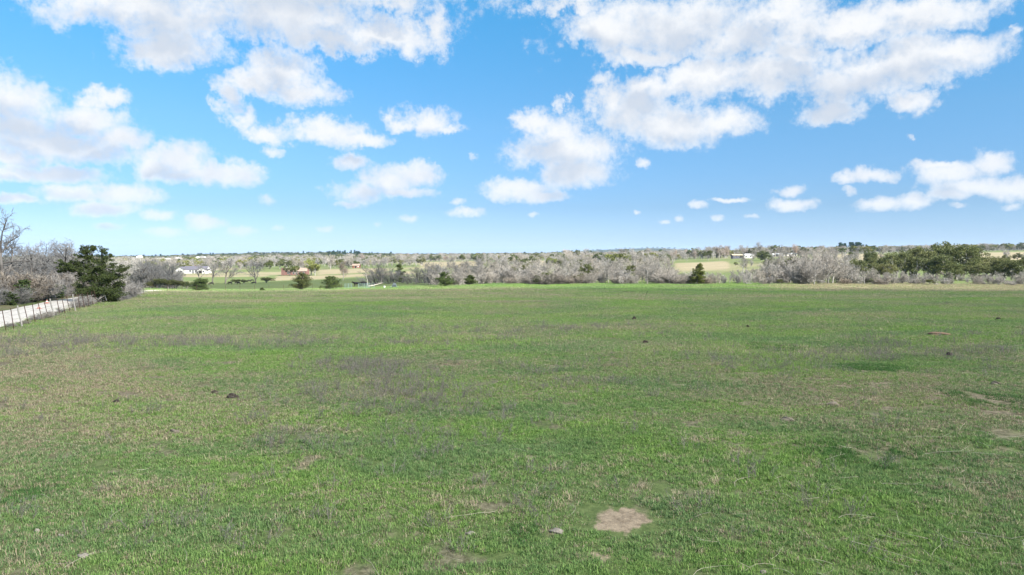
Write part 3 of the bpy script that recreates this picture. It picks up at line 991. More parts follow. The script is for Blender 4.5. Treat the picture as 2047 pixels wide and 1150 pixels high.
# cedars standing at the edge of the field
CED = [(398,136,557,37,583,'bushy dark cedar in the field, leftmost, open below'),(603,138,544,43,577,'cone-topped dark cedar on short trunk before the gold meadow'),
       (659,140,545,35,575,'round dark cedar with bare twigs on top, before gold meadow'),(891,145,542,33,568,'dense dark cedar at the treeline start, left of a smaller one'),
       (939,150,549,24,567,'small dark cedar right of the dense one at treeline start'),(1394,150,524,29,567,'tall pointed cedar standing out of the treeline'),
       (523,124,574,8,580,'tiny round cedar seedling on the field edge'),(803,235,525,26,546,'yellow-green cedar above the grey brush')]
for i, (px, d, top, wpx, _, lab) in enumerate(CED):
    H = h_for(px, d, top)
    W = wpx / F * d
    if px in (398,):
        pr = cedar(900 + i, H, W * 1.1, clear=.12, taper=.35, per=60, leaf=.10, whorls=10)
    elif px == 659:
        pr = cedar(900 + i, H * .82, W * 1.15, clear=.16, taper=.42, per=60, leaf=.10)
    elif px == 1394:
        pr = cedar(900 + i, H, W * 1.15, 'olive', clear=.05, taper=.6, per=55, leaf=.11, whorls=15)
    elif px == 803:
        pr = cedar(900 + i, H, W * 1.1, 'olive', clear=.05, taper=.6, per=45, leaf=.14)
    else:
        pr = cedar(900 + i, H, W * 1.15, clear=.10, taper=.55, per=60, leaf=.10)
    hh = H * .82 if px == 659 else H
    plant('cedar_tree', pr, px, d, hh, hh, lab, 'tree', 'cedars along the field edge', rz=0)

# left pasture: big bare trees, wood, bushes
for px, d, top, lab, w in [(424,352,517,'bare tree before the white house, left of a taller one',1.0),(450,342,512,'tallest spreading bare tree in the pasture, dark trunk left of the cattle',1.15),
                        (511,340,517,'spreading bare tree with low forked trunk by the cattle',1.1),(398,372,520,'bare tree covering the left part of the white house',.9)]:
    H = h_for(px, d, top)
    plant('bare_tree', D_OAK[int(px) % 3], px, d, H, 8.0, lab, 'tree', 'big bare trees in the cattle pasture', wide=w)
def wz(px):
    return 'cedar end' if px < 292 else 'middle' if px < 322 else 'house end'
for i in range(26):
    px = RNG.uniform(262, 352); d = RNG.uniform(205, 285)
    top = 524 + RNG.uniform(0, 16) + (px < 290) * 6
    if px > 345: top += 8
    plant('bare_tree', RNG.choice(D_STEM + D_OAK), px, d, h_for(px, d, top), 8.0 if False else 6.4, 'bare grey tree in the wood between roadside cedar and white house, ' + wz(px), 'tree', 'wood left of the white house, ' + wz(px))
for px, d, top, w in [(318,205,556,1.3),(335,208,558,1.2),(352,210,560,1.4),(372,215,562,1.5),(300,204,562,1.2)]:
    plant('green_bush', RNG.choice(LIVE_S), px, d, h_for(px, d, top), 5.0, 'dull green bush along the foot of the wood left of the white house', 'bush', 'green bushes at the wood foot', wide=w * 1.4)
for px, d, top, wpx, lab in [(532,338,554,34,'long low green bush right of the spreading bare tree'),(470,332,558,26,'rounded grey-green bush right of the tallest bare tree'),(487,330,559,18,'dark rounded bush behind the two walking cows'),
                             (366,232,562,22,'pale grey-green bush below the white house')]:
    H = h_for(px, d, top)
    plant('green_bush', RNG.choice(LIVE_S), px, d, H, 5.0, lab, 'bush', 'bushes in the cattle pasture', wide=(wpx / F * d) / (5.0 * H / 5.0))
# grey brush in the middle
for px, d, top, w in [(742,215,545,1.0),(752,225,530,1.1),(765,232,524,1.15),(778,228,526,1.1),(790,224,534,1.1),(805,228,546,1.2),(822,226,540,1.1),(838,220,530,1.1),(848,226,522,1.1),(856,212,534,1.1),(866,222,520,1.1),
                      (728,210,552,1.2),(815,205,553,1.2),(832,200,552,1.1),(860,195,545,1.1)]:
    plant('bare_bush', RNG.choice(D_STEM), px, d, h_for(px, d, top), 5.0, 'grey leafless bush in the tangled brush behind the fallen trunk', 'bush', 'grey brush behind the fallen trunk', wide=1.25 * w)
plant('bare_tree', FAR_R[0], 686, 330, h_for(686, 330, 524), 9.0, 'small purple-brown bare tree above the round dark cedar', 'tree', wide=.8)

# roadside wood at the left: nearer, in shade
def roadzone(px):
    return ('at the left picture edge' if px < 8 else 'under the largest roadside oak' if px < 35 else 'behind the darkest evergreen bush' if px < 80 else 'between the dark evergreen bushes' if px < 125 else
            'just left of the ragged cedar' if px < 170 else 'behind the ragged cedar')
plant('bare_tree', bare_tree(1001, 10.0, 'oak', 'dark_bark', 'dark_twig', .012), 8, 74, 10.2, 10.0, 'largest bare oak by the road, crown cut by the left edge', 'tree', rz=2.2, wide=1.12)
plant('bare_tree', bare_tree(1002, 8.0, 'oak', 'dark_bark', 'dark_twig', .012), -60, 80, 10.0, 8.0, 'dark bare oak just outside the left edge by the road', 'tree', rz=.6)
plant('bare_tree', bare_tree(1003, 6.0, 'oak', 'dark_bark', 'dark_twig', .010), 62, 88, 6.4, 6.0, 'leaning dark-trunked bare tree right of the largest roadside oak', 'tree', rz=.4)
for i in range(40):
    px = RNG.uniform(-60, 240) if i > 8 else RNG.uniform(0, 150); d = RNG.uniform(84, 130)
    top = 513 + RNG.uniform(0, 16) + (px < 70) * RNG.uniform(-4, 6)
    plant('bare_tree', RNG.choice(D_STEM + D_OAK), px, d, h_for(px, d, top), 5.0 if i % 2 else 6.4, 'bare grey tree in the wood beyond the gravel road, ' + roadzone(px), 'tree', 'roadside wood, ' + roadzone(px))
for i in range(38):
    t = RNG.uniform(33, 66)
    x_, y_ = fence_pt(t, -RNG.uniform(7.0, 10.5))
    px = x_ / y_ * F + CX
    plant('bare_bush', RNG.choice(D_SHRUB + D_SHRUB + BROWN), px, y_, RNG.uniform(1.5, 3.2), 2.6, 'tangled brown undergrowth bush edging the far roadside, ' + roadzone(px), 'bush', 'undergrowth along the road, ' + roadzone(px), wide=1.35)
for px, d, top, wpx, lab in [(43,67.5,556,30,'darkest upright evergreen bush beyond the road'),(62,69.5,574,32,'dark green bush leaning right of the darkest evergreen'),(118,78,566,22,'small dark evergreen bush near the roadside cedar'),
                             (20,64,580,24,'low green bush under the largest roadside oak'),(88,72.5,588,24,'low olive scrub beside the road between the two dark evergreens')]:
    H = h_for(px, d, top)
    plant('evergreen_bush', cedar(1100 + int(px), H, wpx / F * d * 1.2, clear=.03, taper=.4, per=60, leaf=.09, whorls=9), px, d, H, H, lab, 'bush', 'evergreens in the roadside wood', rz=0)

# the big irregular cedar by the fence: limbs follow the photo
def big_cedar():
    D0 = 69.0
    bx, by, bz = at(197, D0)
    def P(px, row, dy=0.0):
        d = D0 + dy
        return Vector(((px - CX) / F * d - bx, dy, CAM_Z + (HZ - row) / F * d - bz))
    rng = random.Random(5)
    limbs = [  # path points (column, row), depth offset, leaf spread near the end
     ([(197,607),(190,575),(180,540),(176,510),(174,491)], 0.0, .34, .35), ([(194,600),(200,560),(204,525),(205,496)], .4, .36, .35),
     ([(192,580),(175,545),(150,532),(112,525)], -.3, .26, .45), ([(186,560),(160,543),(132,538),(118,541)], .6, .22, .45),
     ([(196,585),(222,560),(240,545),(253,532)], -.4, .36, .4), ([(196,585),(225,575),(248,563)], .5, .34, .4),
     ([(192,590),(165,575),(152,565)], .2, .42, .3), ([(192,595),(170,588),(160,582)], -.8, .42, .3), ([(196,595),(215,588),(238,585)], -.9, .42, .3),
     ([(196,592),(222,592),(244,578)], .9, .4, .3), ([(192,575),(170,555),(160,550)], 1.2, .40, .3), ([(198,570),(218,550),(226,543)], 1.3, .40, .3),
     ([(196,570),(180,556),(172,548)], -1.4, .42, .3), ([(198,575),(210,560),(216,552)], -1.5, .42, .3), ([(196,588),(190,580),(186,572)], -2.0, .44, .2),
     ([(196,590),(205,582),(208,578)], -2.1, .44, .2), ([(178,520),(165,513),(156,509)], .1, .24, .4), ([(176,505),(184,497),(192,492)], -.1, .20, .4),
     ([(176,515),(168,501),(164,494)], .1, .2, .4), ([(204,520),(216,514),(222,508)], 0, .24, .4), ([(203,530),(192,522),(188,516)], .3, .25, .4),
     ([(204,540),(222,532),(230,526)], .2, .24, .4), ([(182,545),(196,538),(200,535)], -.9, .3, .3), ([(196,590),(180,592),(168,596)], -1.2, .36, .3),
     ([(197,595),(220,600),(236,594)], -.6, .32, .3), ([(185,540),(165,528),(140,524)], .3, .24, .4)]
    segs, cl = [], []
    for path, dy, sz, st in limbs:
        pts = [P(c, r, dy * i / (len(path) - 1)) for i, (c, r) in enumerate(path)]
        n = len(pts)
        for i in range(n - 1):
            r0 = .16 * (1 - i / n) if path[0][1] > 596 else .07 * (1 - i / n)
            segs.append((pts[i], pts[i + 1], r0 + .012, r0 * .72 + .012, 0))
            L = (pts[i + 1] - pts[i]).length
            for s in range(int(L / .16) + 1):
                f = (i + s / (L / .16 + 1)) / (n - 1)
                if f < st:
                    continue
                c = pts[i].lerp(pts[i + 1], s / (L / .16 + 1))
                for _ in range(3):
                    ww = sz * rng.uniform(.6, 1.15) * (1.35 - .5 * f)
                    o = Vector((rng.gauss(0, .5), rng.gauss(0, .6), rng.gauss(.05, .46))) * sz * 1.3
                    q = c + o
                    cl.append((q.x, q.y, max(q.z, .25), ww))
                    if rng.random() < .3:
                        segs.append((c, q, .014, .008, 1))
    tr, cr = None, None
    Vt, Ft = tubes(segs, 6)
    tr = mesh_from('cedar_trunk', Vt, Ft, M['dark_bark'], True)
    V, Fq = clumps(rng, cl, 60, .6, .085)
    cr = mesh_from('cedar_crown', V, Fq, M['cedar'])
    e = empty('cedar_tree', (bx, by, bz - .05))
    tag(e, 'large ragged dark cedar with two tops beside the fence', 'tree')
    link('trunk', tr, e); link('crown', cr, e)
    # broken pale limb at its foot
    V, Fq = tubes([(P(198, 592, -1.2), P(204, 588, -1.3), .05, .06), (P(204, 588, -1.3), P(208, 590, -1.3), .06, .05), (P(208, 590, -1.3), P(211, 600, -1.3), .05, .04)], 6)
    link('broken_limb', mesh_from('broken_limb', V, Fq, M['bark'], True), e)
big_cedar()
def bz(px):
    return 'among the nearest posts' if px < 60 else 'between the wooden posts' if px < 140 else 'left foot of ragged cedar' if px < 200 else 'right of ragged cedar'
for px, d, h, w in [(168,66,1.1,1.3),(176,65,1.0,1.2),(160,63.5,.9,1.3),(152,62,.7,1.3),(226,71,.9,1.2),(240,76,1.3,1.3),(250,79,1.9,1.2),(258,83,2.2,1.2),(246,74,1.0,1.4),(265,88,1.6,1.3),(236,70,.7,1.3),(100,54,.5,1.4),(84,51.5,.6,1.5),(70,50.3,.55,1.4),(120,57,.5,1.4),(20,46,.35,1.5),(46,47.5,.4,1.5)]:
    plant('bare_bush', RNG.choice(SHRUB + D_SHRUB), px, d, h, 2.5, 'grey dead brush along the roadside fence, ' + bz(px), 'bush', 'dead brush, ' + bz(px), wide=w * 1.25)

# ------------------------------------------------------------------ wooded slopes beyond: single trees as far as they can be told apart
def slope_trees():
    def put(px, d, H, kind, lab, grp):
        pr, ph = {'b': (FAR_B, 9.0), 'r': (FAR_R, 9.0), 'g': (FAR_G, 7.0), 'y': (FAR_Y, 7.0), 'd': (FAR_D, 7.0)}[kind]
        nm = {'b': 'bare_tree', 'r': 'russet_tree', 'g': 'green_tree', 'y': 'budding_tree', 'd': 'evergreen_tree'}[kind]
        plant(nm, RNG.choice(pr), px, d, H, ph, lab, 'tree', grp, wide=RNG.uniform(.95, 1.2))
    word = {'b': 'pale leafless tree', 'r': 'reddish leafless tree', 'g': 'olive green tree', 'y': 'yellow-green budding tree', 'd': 'dark green tree'}
    def zoneL(px):
        return ('behind the roadside cedar' if px < 275 else 'behind the white house' if px < 440 else 'left of the red-brown farmhouse' if px < 565 else
                'around the red-brown farmhouse' if px < 680 else 'around the small red barn' if px < 760 else 'right of the small red barn' if px < 900 else 'above the start of the treeline')
    for i in range(130):
        px = RNG.uniform(215, 1000)
        lo = 560 if px < 430 else 640 if px < 560 else 600 if px < 680 else 690 if px < 830 else 850
        d = lo + (1150 - lo) * RNG.random() ** 1.2
        if px < 430 and RNG.random() < .35: d = RNG.uniform(530, 640)
        u = RNG.random()
        g = .42 if 500 < px < 760 else .25
        kind = 'b' if u > g + .06 else 'g' if u < g * .45 else 'y' if u < g * .8 else 'd' if u < g else 'r'
        put(px, d, RNG.uniform(8, 12.5) if kind in 'br' else RNG.uniform(6, 9.5), kind, word[kind] + ' on the far wooded slope ' + zoneL(px), word[kind] + 's on the far slope ' + zoneL(px))
    def zoneR(px):
        return ('above the brown thicket' if px < 1200 else 'under the blue hill' if px < 1300 else 'above the pointed cedar' if px < 1375 else 'left of the round brown tree' if px < 1425 else 'behind the trailer house' if px < 1520 else 'behind the white mobile homes' if px < 1640 else 'by the far right meadow')
    for i in range(96):
        px = RNG.uniform(1280, 1690) if i % 4 else RNG.uniform(1130, 1300); d = RNG.uniform(560, 900) if px < 1380 else RNG.uniform(640, 780)
        top = 497 - max(0, min(1, (px - 1250) / 250)) * 8 + RNG.uniform(0, 11)
        kind = RNG.choice('bbbbbrrdgb') if px > 1330 else RNG.choice('bbbdgb')
        put(px, d, min(14, max(6, h_for(px, d, top))), kind, word[kind] + ' on the right-hand rise ' + zoneR(px), word[kind] + 's on the right rise ' + zoneR(px))
    put(1437, 560, h_for(1437, 560, 491), 'r', 'round dense brown tree left of the trailer house on the rise', 'trees on the rise')
    put(1415, 560, h_for(1415, 560, 500), 'd', 'dark green tree just left of the round dense brown tree', 'trees on the rise')
    put(1322, 640, h_for(1322, 640, 508), 'd', 'dark evergreen above the treeline below the blue hill', 'trees on the rise')
    put(1515, 610, h_for(1515, 610, 485), 'b', 'tallest bare crown on the rise, right of the trailer house', 'trees on the rise')
    put(1482, 575, h_for(1482, 575, 510), 'g', 'green tree in front of the trailer house', 'trees on the rise')
    put(1470, 420, h_for(1470, 420, 524), 'g', 'olive shrub tree on the straw meadow below the trailer house', 'trees on the rise')
    put(1532, 400, h_for(1532, 400, 518), 'b', 'dark-forked bare tree on the meadow below the mobile homes', 'trees on the rise')
    for px, d, top, kind, lab in [(579,474,529,'d','dark tree against the red-brown farmhouse wall'),(592,470,531,'g','round green bush before the farmhouse wall'),
                             (600,505,521,'b','pale bare tree rising behind the farmhouse'),(622,470,520,'y','big yellow-green tree right of the farmhouse'),(630,468,528,'g','olive tree at the right end of the farmhouse trees'),
                             (612,510,523,'b','pale bare crown above the farmhouse roof'),(703,630,531,'d','small dark bush in front of the small red barn'),(712,668,522,'g','green tree behind the small red barn')]:
        put(px, d, h_for(px, d, top), kind, lab, 'farmyard trees')
    # dark pines on the left skyline and dark rows on the right skyline
    for i in range(30):
        px = RNG.uniform(655, 728) if i < 24 else RNG.uniform(728, 790); d = RNG.uniform(1500, 1750)
        plant('pine_tree', RNG.choice(PINES), px, d, min(22, max(10, h_for(px, d, 500 + RNG.uniform(-1, 4) + (px > 728) * 3))), 16.0, 'dark pine in the row along the left skyline', 'tree', 'pines on the left skyline')
    for i in range(26):
        px = RNG.uniform(1676, 1732); d = RNG.uniform(980, 1040)
        plant('evergreen_tree', RNG.choice(FAR_D + PINES), px, d, max(7, h_for(px, d, 490 + RNG.uniform(0, 4))), 7.0 if False else 11.0, 'dark tree in the blue-grey row behind the far right meadow', 'tree', 'dark row behind the right meadow', wide=1.3)
slope_trees()

# ------------------------------------------------------------------ distant woodland: one mass
def gn_scatter(name, pts, rot, scl, idx, protos, extra=None):
    """one object that instances small meshes on its points"""
    col = bpy.data.collections.new(name + '_pieces')
    for i, me in enumerate(protos):
        col.objects.link(bpy.data.objects.new('%s_piece_%02d' % (name, i), me))
    me = bpy.data.meshes.new(name)
    me.vertices.add(len(pts)); me.vertices.foreach_set('co', np.asarray(pts, np.float32).ravel())
    a = me.attributes.new('rot', 'FLOAT_VECTOR', 'POINT'); a.data.foreach_set('vector', np.asarray(rot, np.float32).ravel())
    a = me.attributes.new('scl', 'FLOAT_VECTOR', 'POINT'); a.data.foreach_set('vector', np.asarray(scl, np.float32).ravel())
    a = me.attributes.new('idx', 'INT', 'POINT'); a.data.foreach_set('value', np.asarray(idx, np.int32))
    for k_, v in (extra or {}).items():
        a = me.attributes.new(k_, 'FLOAT', 'POINT'); a.data.foreach_set('value', np.asarray(v, np.float32))
    o = link(name, me)
    ng = bpy.data.node_groups.new(name, 'GeometryNodeTree')
    ng.interface.new_socket('Geometry', in_out='INPUT', socket_type='NodeSocketGeometry')
    ng.interface.new_socket('Geometry', in_out='OUTPUT', socket_type='NodeSocketGeometry')
    N, L = ng.nodes, ng.links
    gi = N.new('NodeGroupInput'); go = N.new('NodeGroupOutput')
    ip = N.new('GeometryNodeInstanceOnPoints')
    ci = N.new('GeometryNodeCollectionInfo')
    ci.inputs['Collection'].default_value = col
    ci.inputs['Separate Children'].default_value = True
    ci.inputs['Reset Children'].default_value = True
    m2p = N.new('GeometryNodeMeshToPoints')
    L.new(gi.outputs[0], m2p.inputs['Mesh'])
    L.new(m2p.outputs[0], ip.inputs['Points'])
    L.new(ci.outputs[0], ip.inputs['Instance'])
    ip.inputs['Pick Instance'].default_value = True
    def named(n, t):
        nd = N.new('GeometryNodeInputNamedAttribute'); nd.data_type = t
        nd.inputs['Name'].default_value = n
        return nd.outputs['Attribute']
    L.new(named('idx', 'INT'), ip.inputs['Instance Index'])
    e2r = N.new('FunctionNodeEulerToRotation')
    L.new(named('rot', 'FLOAT_VECTOR'), e2r.inputs[0])
    L.new(e2r.outputs[0], ip.inputs['Rotation'])
    L.new(named('scl', 'FLOAT_VECTOR'), ip.inputs['Scale'])
    L.new(ip.outputs[0], go.inputs[0])
    md = o.modifiers.new('scatter', 'NODES'); md.node_group = ng
    return o

def join_mesh(name, parts):
    """trunk and crown of a prototype as one mesh with two materials"""
    V, Fq, mi, mats, off = [], [], [], [], 0
    for k_, me in enumerate(parts):
        v = np.zeros(len(me.vertices) * 3, np.float32); me.vertices.foreach_get('co', v)
        f = np.zeros(len(me.loops), np.int32); me.loops.foreach_get('vertex_index', f)
        V.append(v.reshape(-1, 3)); Fq.append(f.reshape(-1, 4) + off); off += len(me.vertices)
        mi.append(np.full(len(me.polygons), k_, np.int32)); mats.append(me.materials[0])
    out = mesh_from(name, np.vstack(V), np.vstack(Fq))
    for m_ in mats: out.materials.append(m_)
    out.polygons.foreach_set('material_index', np.concatenate(mi))
    return out

def distant_wood():
    r = np.random.RandomState(12)
    protos = [join_mesh('wood_%d' % i, p) for i, p in enumerate([FAR_B[0], FAR_B[1], FAR_B[2], FAR_R[0], FAR_G[0], FAR_Y[0], FAR_D[0], FAR_D[1], PINES[0]])]
    ph = np.array([9, 9, 9, 9, 7, 7, 7, 7, 16], float)
    n = 11500
    px = r.uniform(-500, 2550, n)
    d = np.exp(r.uniform(math.log(1080), math.log(7000), n))
    x = (px - CX) / F * d
    ok = ~((vnoise(x / 420.0, d / 300.0, 66) > .74) & (d < 2200))          # hay meadows stay open
    px, d, x = px[ok], d[ok], x[ok]
    n = len(px)
    dark = np.clip((d - 1120) / 380, 0, 1)  # farther trees turn to dark evergreens, standing in for cloud shade on the ridges
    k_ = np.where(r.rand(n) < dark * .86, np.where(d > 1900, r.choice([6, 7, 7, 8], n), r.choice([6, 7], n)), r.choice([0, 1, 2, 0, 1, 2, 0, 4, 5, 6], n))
    H = np.where(k_ == 8, r.uniform(11, 16, n), r.uniform(7.5, 12.5, n)) * np.where((px > 1300) & (d < 2500), .85, 1)
    w = H / ph[k_] * r.uniform(1.0, 1.5, n) * (1 + .5 * dark)
    # second band of scrub filling between the single trees on the slopes
    m = 4400
    px2 = r.uniform(-400, 2400, m)
    dmin = np.interp(px2, [430, 445, 1000, 1015, 1345, 1355, 1480, 1490, 1735, 1745], [570, 650, 650, 470, 470, 700, 700, 660, 660, 800])
    d2 = dmin + (1180 - dmin) * r.rand(m)
    x2 = (px2 - CX) / F * d2
    ok = ~(far_tan(x2, d2) > .82)
    x2, d2 = x2[ok], d2[ok]; m = len(x2)
    k2 = r.choice([0, 1, 2, 0, 1, 4, 5, 6], m)
    H2 = r.uniform(6.5, 10.5, m)
    w2 = H2 / ph[k2] * r.uniform(1.0, 1.3, m)
    X = np.concatenate([x, x2]); Y = np.concatenate([d, d2]); K = np.concatenate([k_, k2])
    W = np.concatenate([w, w2]); Hs = np.concatenate([H / ph[k_], H2 / ph[k2]])
    N = len(X)
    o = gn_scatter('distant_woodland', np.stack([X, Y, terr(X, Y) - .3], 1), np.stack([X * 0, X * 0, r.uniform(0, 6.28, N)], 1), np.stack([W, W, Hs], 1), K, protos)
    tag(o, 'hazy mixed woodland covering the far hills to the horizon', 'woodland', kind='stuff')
distant_wood()

def thicket():
    """the tangle of stems between the rows of the treeline"""
    r = np.random.RandomState(31)
    src = [STEM[0], STEM[2], TALL[0], TALL[3], OAKS[1], OAKS[3], BROWN[0], LIVE_S[0]]
    ph = [5, 5, 8, 8, 8, 8, 3, 5]
    protos = [join_mesh('thicket_%d' % i, p) for i, p in enumerate(src)]
    pts, rot, scl, idx = [], [], [], []
    def add(px, d, H, k_, w=1.0):
        x, y, z = at(px, d)
        s = H / ph[k_]
        pts.append((x, y, z - .1)); rot.append((0, 0, r.uniform(0, 6.28))); scl.append((s * w, s * w, s)); idx.append(k_)
    for i in range(470):
        px = r.uniform(862, 2110); d = r.uniform(162, 290)
        if 1350 < px < 1475 and d > 172: continue
        sky = skyline(px)
        base = row_of(*at(px, d))
        f = r.uniform(.45, .85)
        k_ = int(r.choice([0, 1, 2, 3, 4, 5, 2, 3, 7])) if d > 190 else int(r.choice([0, 1, 0, 1, 2, 4, 6]))
        add(px, d, min(11, h_for(px, d, base - (base - sky) * f)) * (.6 if k_ in (6, 7) else 1), k_, 1.2)
    for i in range(150):      # scrub on the rise behind the treeline
        px = r.uniform(1000, 1350) if i % 2 else r.uniform(1480, 2080); d = r.uniform(300, 520)
        add(px, d, r.uniform(5, 8.5), int(r.choice([2, 3, 4, 5, 7])), 1.2)
    for i in range(120):      # roadside wood
        px = r.uniform(-120, 235); d = r.uniform(92, 170)
        add(px, d, max(2.0, h_for(px, d, 516 + r.uniform(0, 30))), int(r.choice([0, 1, 0, 1, 4])), 1.25)
    for i in range(60):       # wood left of the white house
        px = r.uniform(258, 350); d = r.uniform(212, 300)
        add(px, d, max(2.0, h_for(px, d, 530 + r.uniform(0, 24))), int(r.choice([0, 1, 4])), 1.2)
    o = gn_scatter('thicket', pts, rot, scl, idx, protos)
    tag(o, 'impenetrable grey thicket of stems and twigs behind the front trees', 'thicket', kind='stuff')
thicket()

# ------------------------------------------------------------------ grass
def grass_mat():
    m, k, b = new_mat('pasture_grass')
    geo = k.n('ShaderNodeNewGeometry')
    pos, isl = geo.outputs['Position'], geo.outputs['Random Per Island']
    a = k.n('ShaderNodeAttribute', attribute_type='INSTANCER'); a.attribute_name = 'dry'
    n1 = k.noise(pos, 3.6, 5, 0.74)
    n2 = k.noise(k.vm('MULTIPLY', pos, (.12, .22, .1)), 1.0, 4, 0.6)
    n3 = k.noise(pos, 5.0, 3, 0.6)
    fdry = k.math('ADD', k.math('MULTIPLY', a.outputs['Fac'], 0.85), k.math('MULTIPLY', k.math('SUBTRACT', n1, 0.53), 3.3))
    isdry = k.step(k.math('SUBTRACT', fdry, isl), -0.10, 0.10)
    gmix = k.math('ADD', k.math('MULTIPLY', n3, 0.6), k.math('MULTIPLY', k.math('FRACT', k.math('MULTIPLY', isl, 13.0)), 0.4))
    g1 = k.mix(k.step(gmix, 0.30, 0.70), (0.102, 0.200, 0.046), (0.272, 0.408, 0.110))
    g2 = k.mix(k.step(gmix, 0.25, 0.75), (0.088, 0.168, 0.064), (0.215, 0.315, 0.124))
    green = k.mix(k.step(n2, 0.38, 0.62), g1, g2)
    lu = k.n('ShaderNodeAttribute', attribute_type='INSTANCER'); lu.attribute_name = 'lush'
    green = k.mix(lu.outputs['Fac'], green, k.mix(k.step(gmix, 0.25, 0.75), (0.035, 0.100, 0.030), (0.085, 0.185, 0.050)))
    smix = k.math('FRACT', k.math('MULTIPLY', isl, 29.0))
    straw = k.mix(k.step(smix, 0.1, 0.9), (0.21, 0.170, 0.115), (0.48, 0.405, 0.285))
    c = k.mix(isdry, green, straw)
    k.put(b.inputs['Base Color'], c)
    tl = k.n('ShaderNodeBsdfTranslucent'); k.put(tl.inputs[0], c)
    mx = k.n('ShaderNodeMixShader'); mx.inputs[0].default_value = 0.28
    k.t.links.new(b.outputs[0], mx.inputs[1]); k.t.links.new(tl.outputs[0], mx.inputs[2])
    k.t.links.new(mx.outputs[0], k.t.nodes['Material Output'].inputs[0])
    return m

def stalk_mat(name, c0, c1):
    m, k, b = new_mat(name)
    geo = k.n('ShaderNodeNewGeometry')
    k.put(b.inputs['Base Color'], k.mix(geo.outputs['Random Per Island'], c0, c1))
    return m

def blades(seed, nclump, per, radius, crad, h0, h1, w, mat, lean=.55, two=True):
    r = np.random.RandomState(seed)
    n = nclump * per
    rr = radius * np.sqrt(r.rand(nclump)); th = r.rand(nclump) * 6.283
    cx = np.repeat(rr * np.cos(th), per); cy = np.repeat(rr * np.sin(th), per)
    ch = np.repeat(r.uniform(.35, 1.0, nclump) + .8 * r.rand(nclump) ** 4, per)
    ox = r.normal(size=n) * crad; oy = r.normal(size=n) * crad
    x = cx + ox; y = cy + oy
    h = r.uniform(h0, h1, n) * ch
    a = r.rand(n) * 6.283
    l = r.rand(n) * lean + .1
    dx = np.cos(a) * l + ox / crad * .12; dy = np.sin(a) * l + oy / crad * .12
    wx = -np.sin(a) * w / 2 * r.uniform(.7, 1.3, n); wy = np.cos(a) * w / 2 * r.uniform(.7, 1.3, n)
    z0 = np.full(n, -.02)
    b0 = np.stack([x - wx, y - wy, z0], 1); b1 = np.stack([x + wx, y + wy, z0], 1)
    t0 = np.stack([x + dx * h - wx * .15, y + dy * h - wy * .15, h * (1 - .28 * l)], 1)
    t1 = np.stack([x + dx * h + wx * .15, y + dy * h + wy * .15, h * (1 - .28 * l)], 1)
    if two:
        m0 = np.stack([x + dx * h * .35 - wx * .8, y + dy * h * .35 - wy * .8, h * .58], 1)
        m1 = np.stack([x + dx * h * .35 + wx * .8, y + dy * h * .35 + wy * .8, h * .58], 1)
        V = np.stack([b0, b1, m1, m0, t1, t0], 1).reshape(-1, 3)
        o = (np.arange(n) * 6)[:, None]
        Fq = np.concatenate([o + np.array([[0, 1, 2, 3]]), o + np.array([[3, 2, 4, 5]])], 0)
    else:
        V = np.stack([b0, b1, t1, t0], 1).reshape(-1, 3)
        Fq = (np.arange(n) * 4)[:, None] + np.array([[0, 1, 2, 3]])
    return mesh_from('blades', V, Fq, mat)

def tilt(x, y, spin):
    e = .6
    sx = (terr(x + e, y) - terr(x - e, y)) / (2 * e); sy = (terr(x, y + e) - terr(x, y - e)) / (2 * e)
    out = []
    for a, b_, s in zip(sx, sy, spin):
        n = Vector((-a, -b_, 1)).normalized()
        q = Vector((0, 0, 1)).rotation_difference(n) @ Euler((0, 0, s)).to_quaternion()
        out.append(tuple(q.to_euler()))
    return out

def fence_side(x, y):
    """metres to the right of the fence line"""
    return (x - FENCE_A.x) * FENCE_U.y - (y - FENCE_A.y) * FENCE_U.x

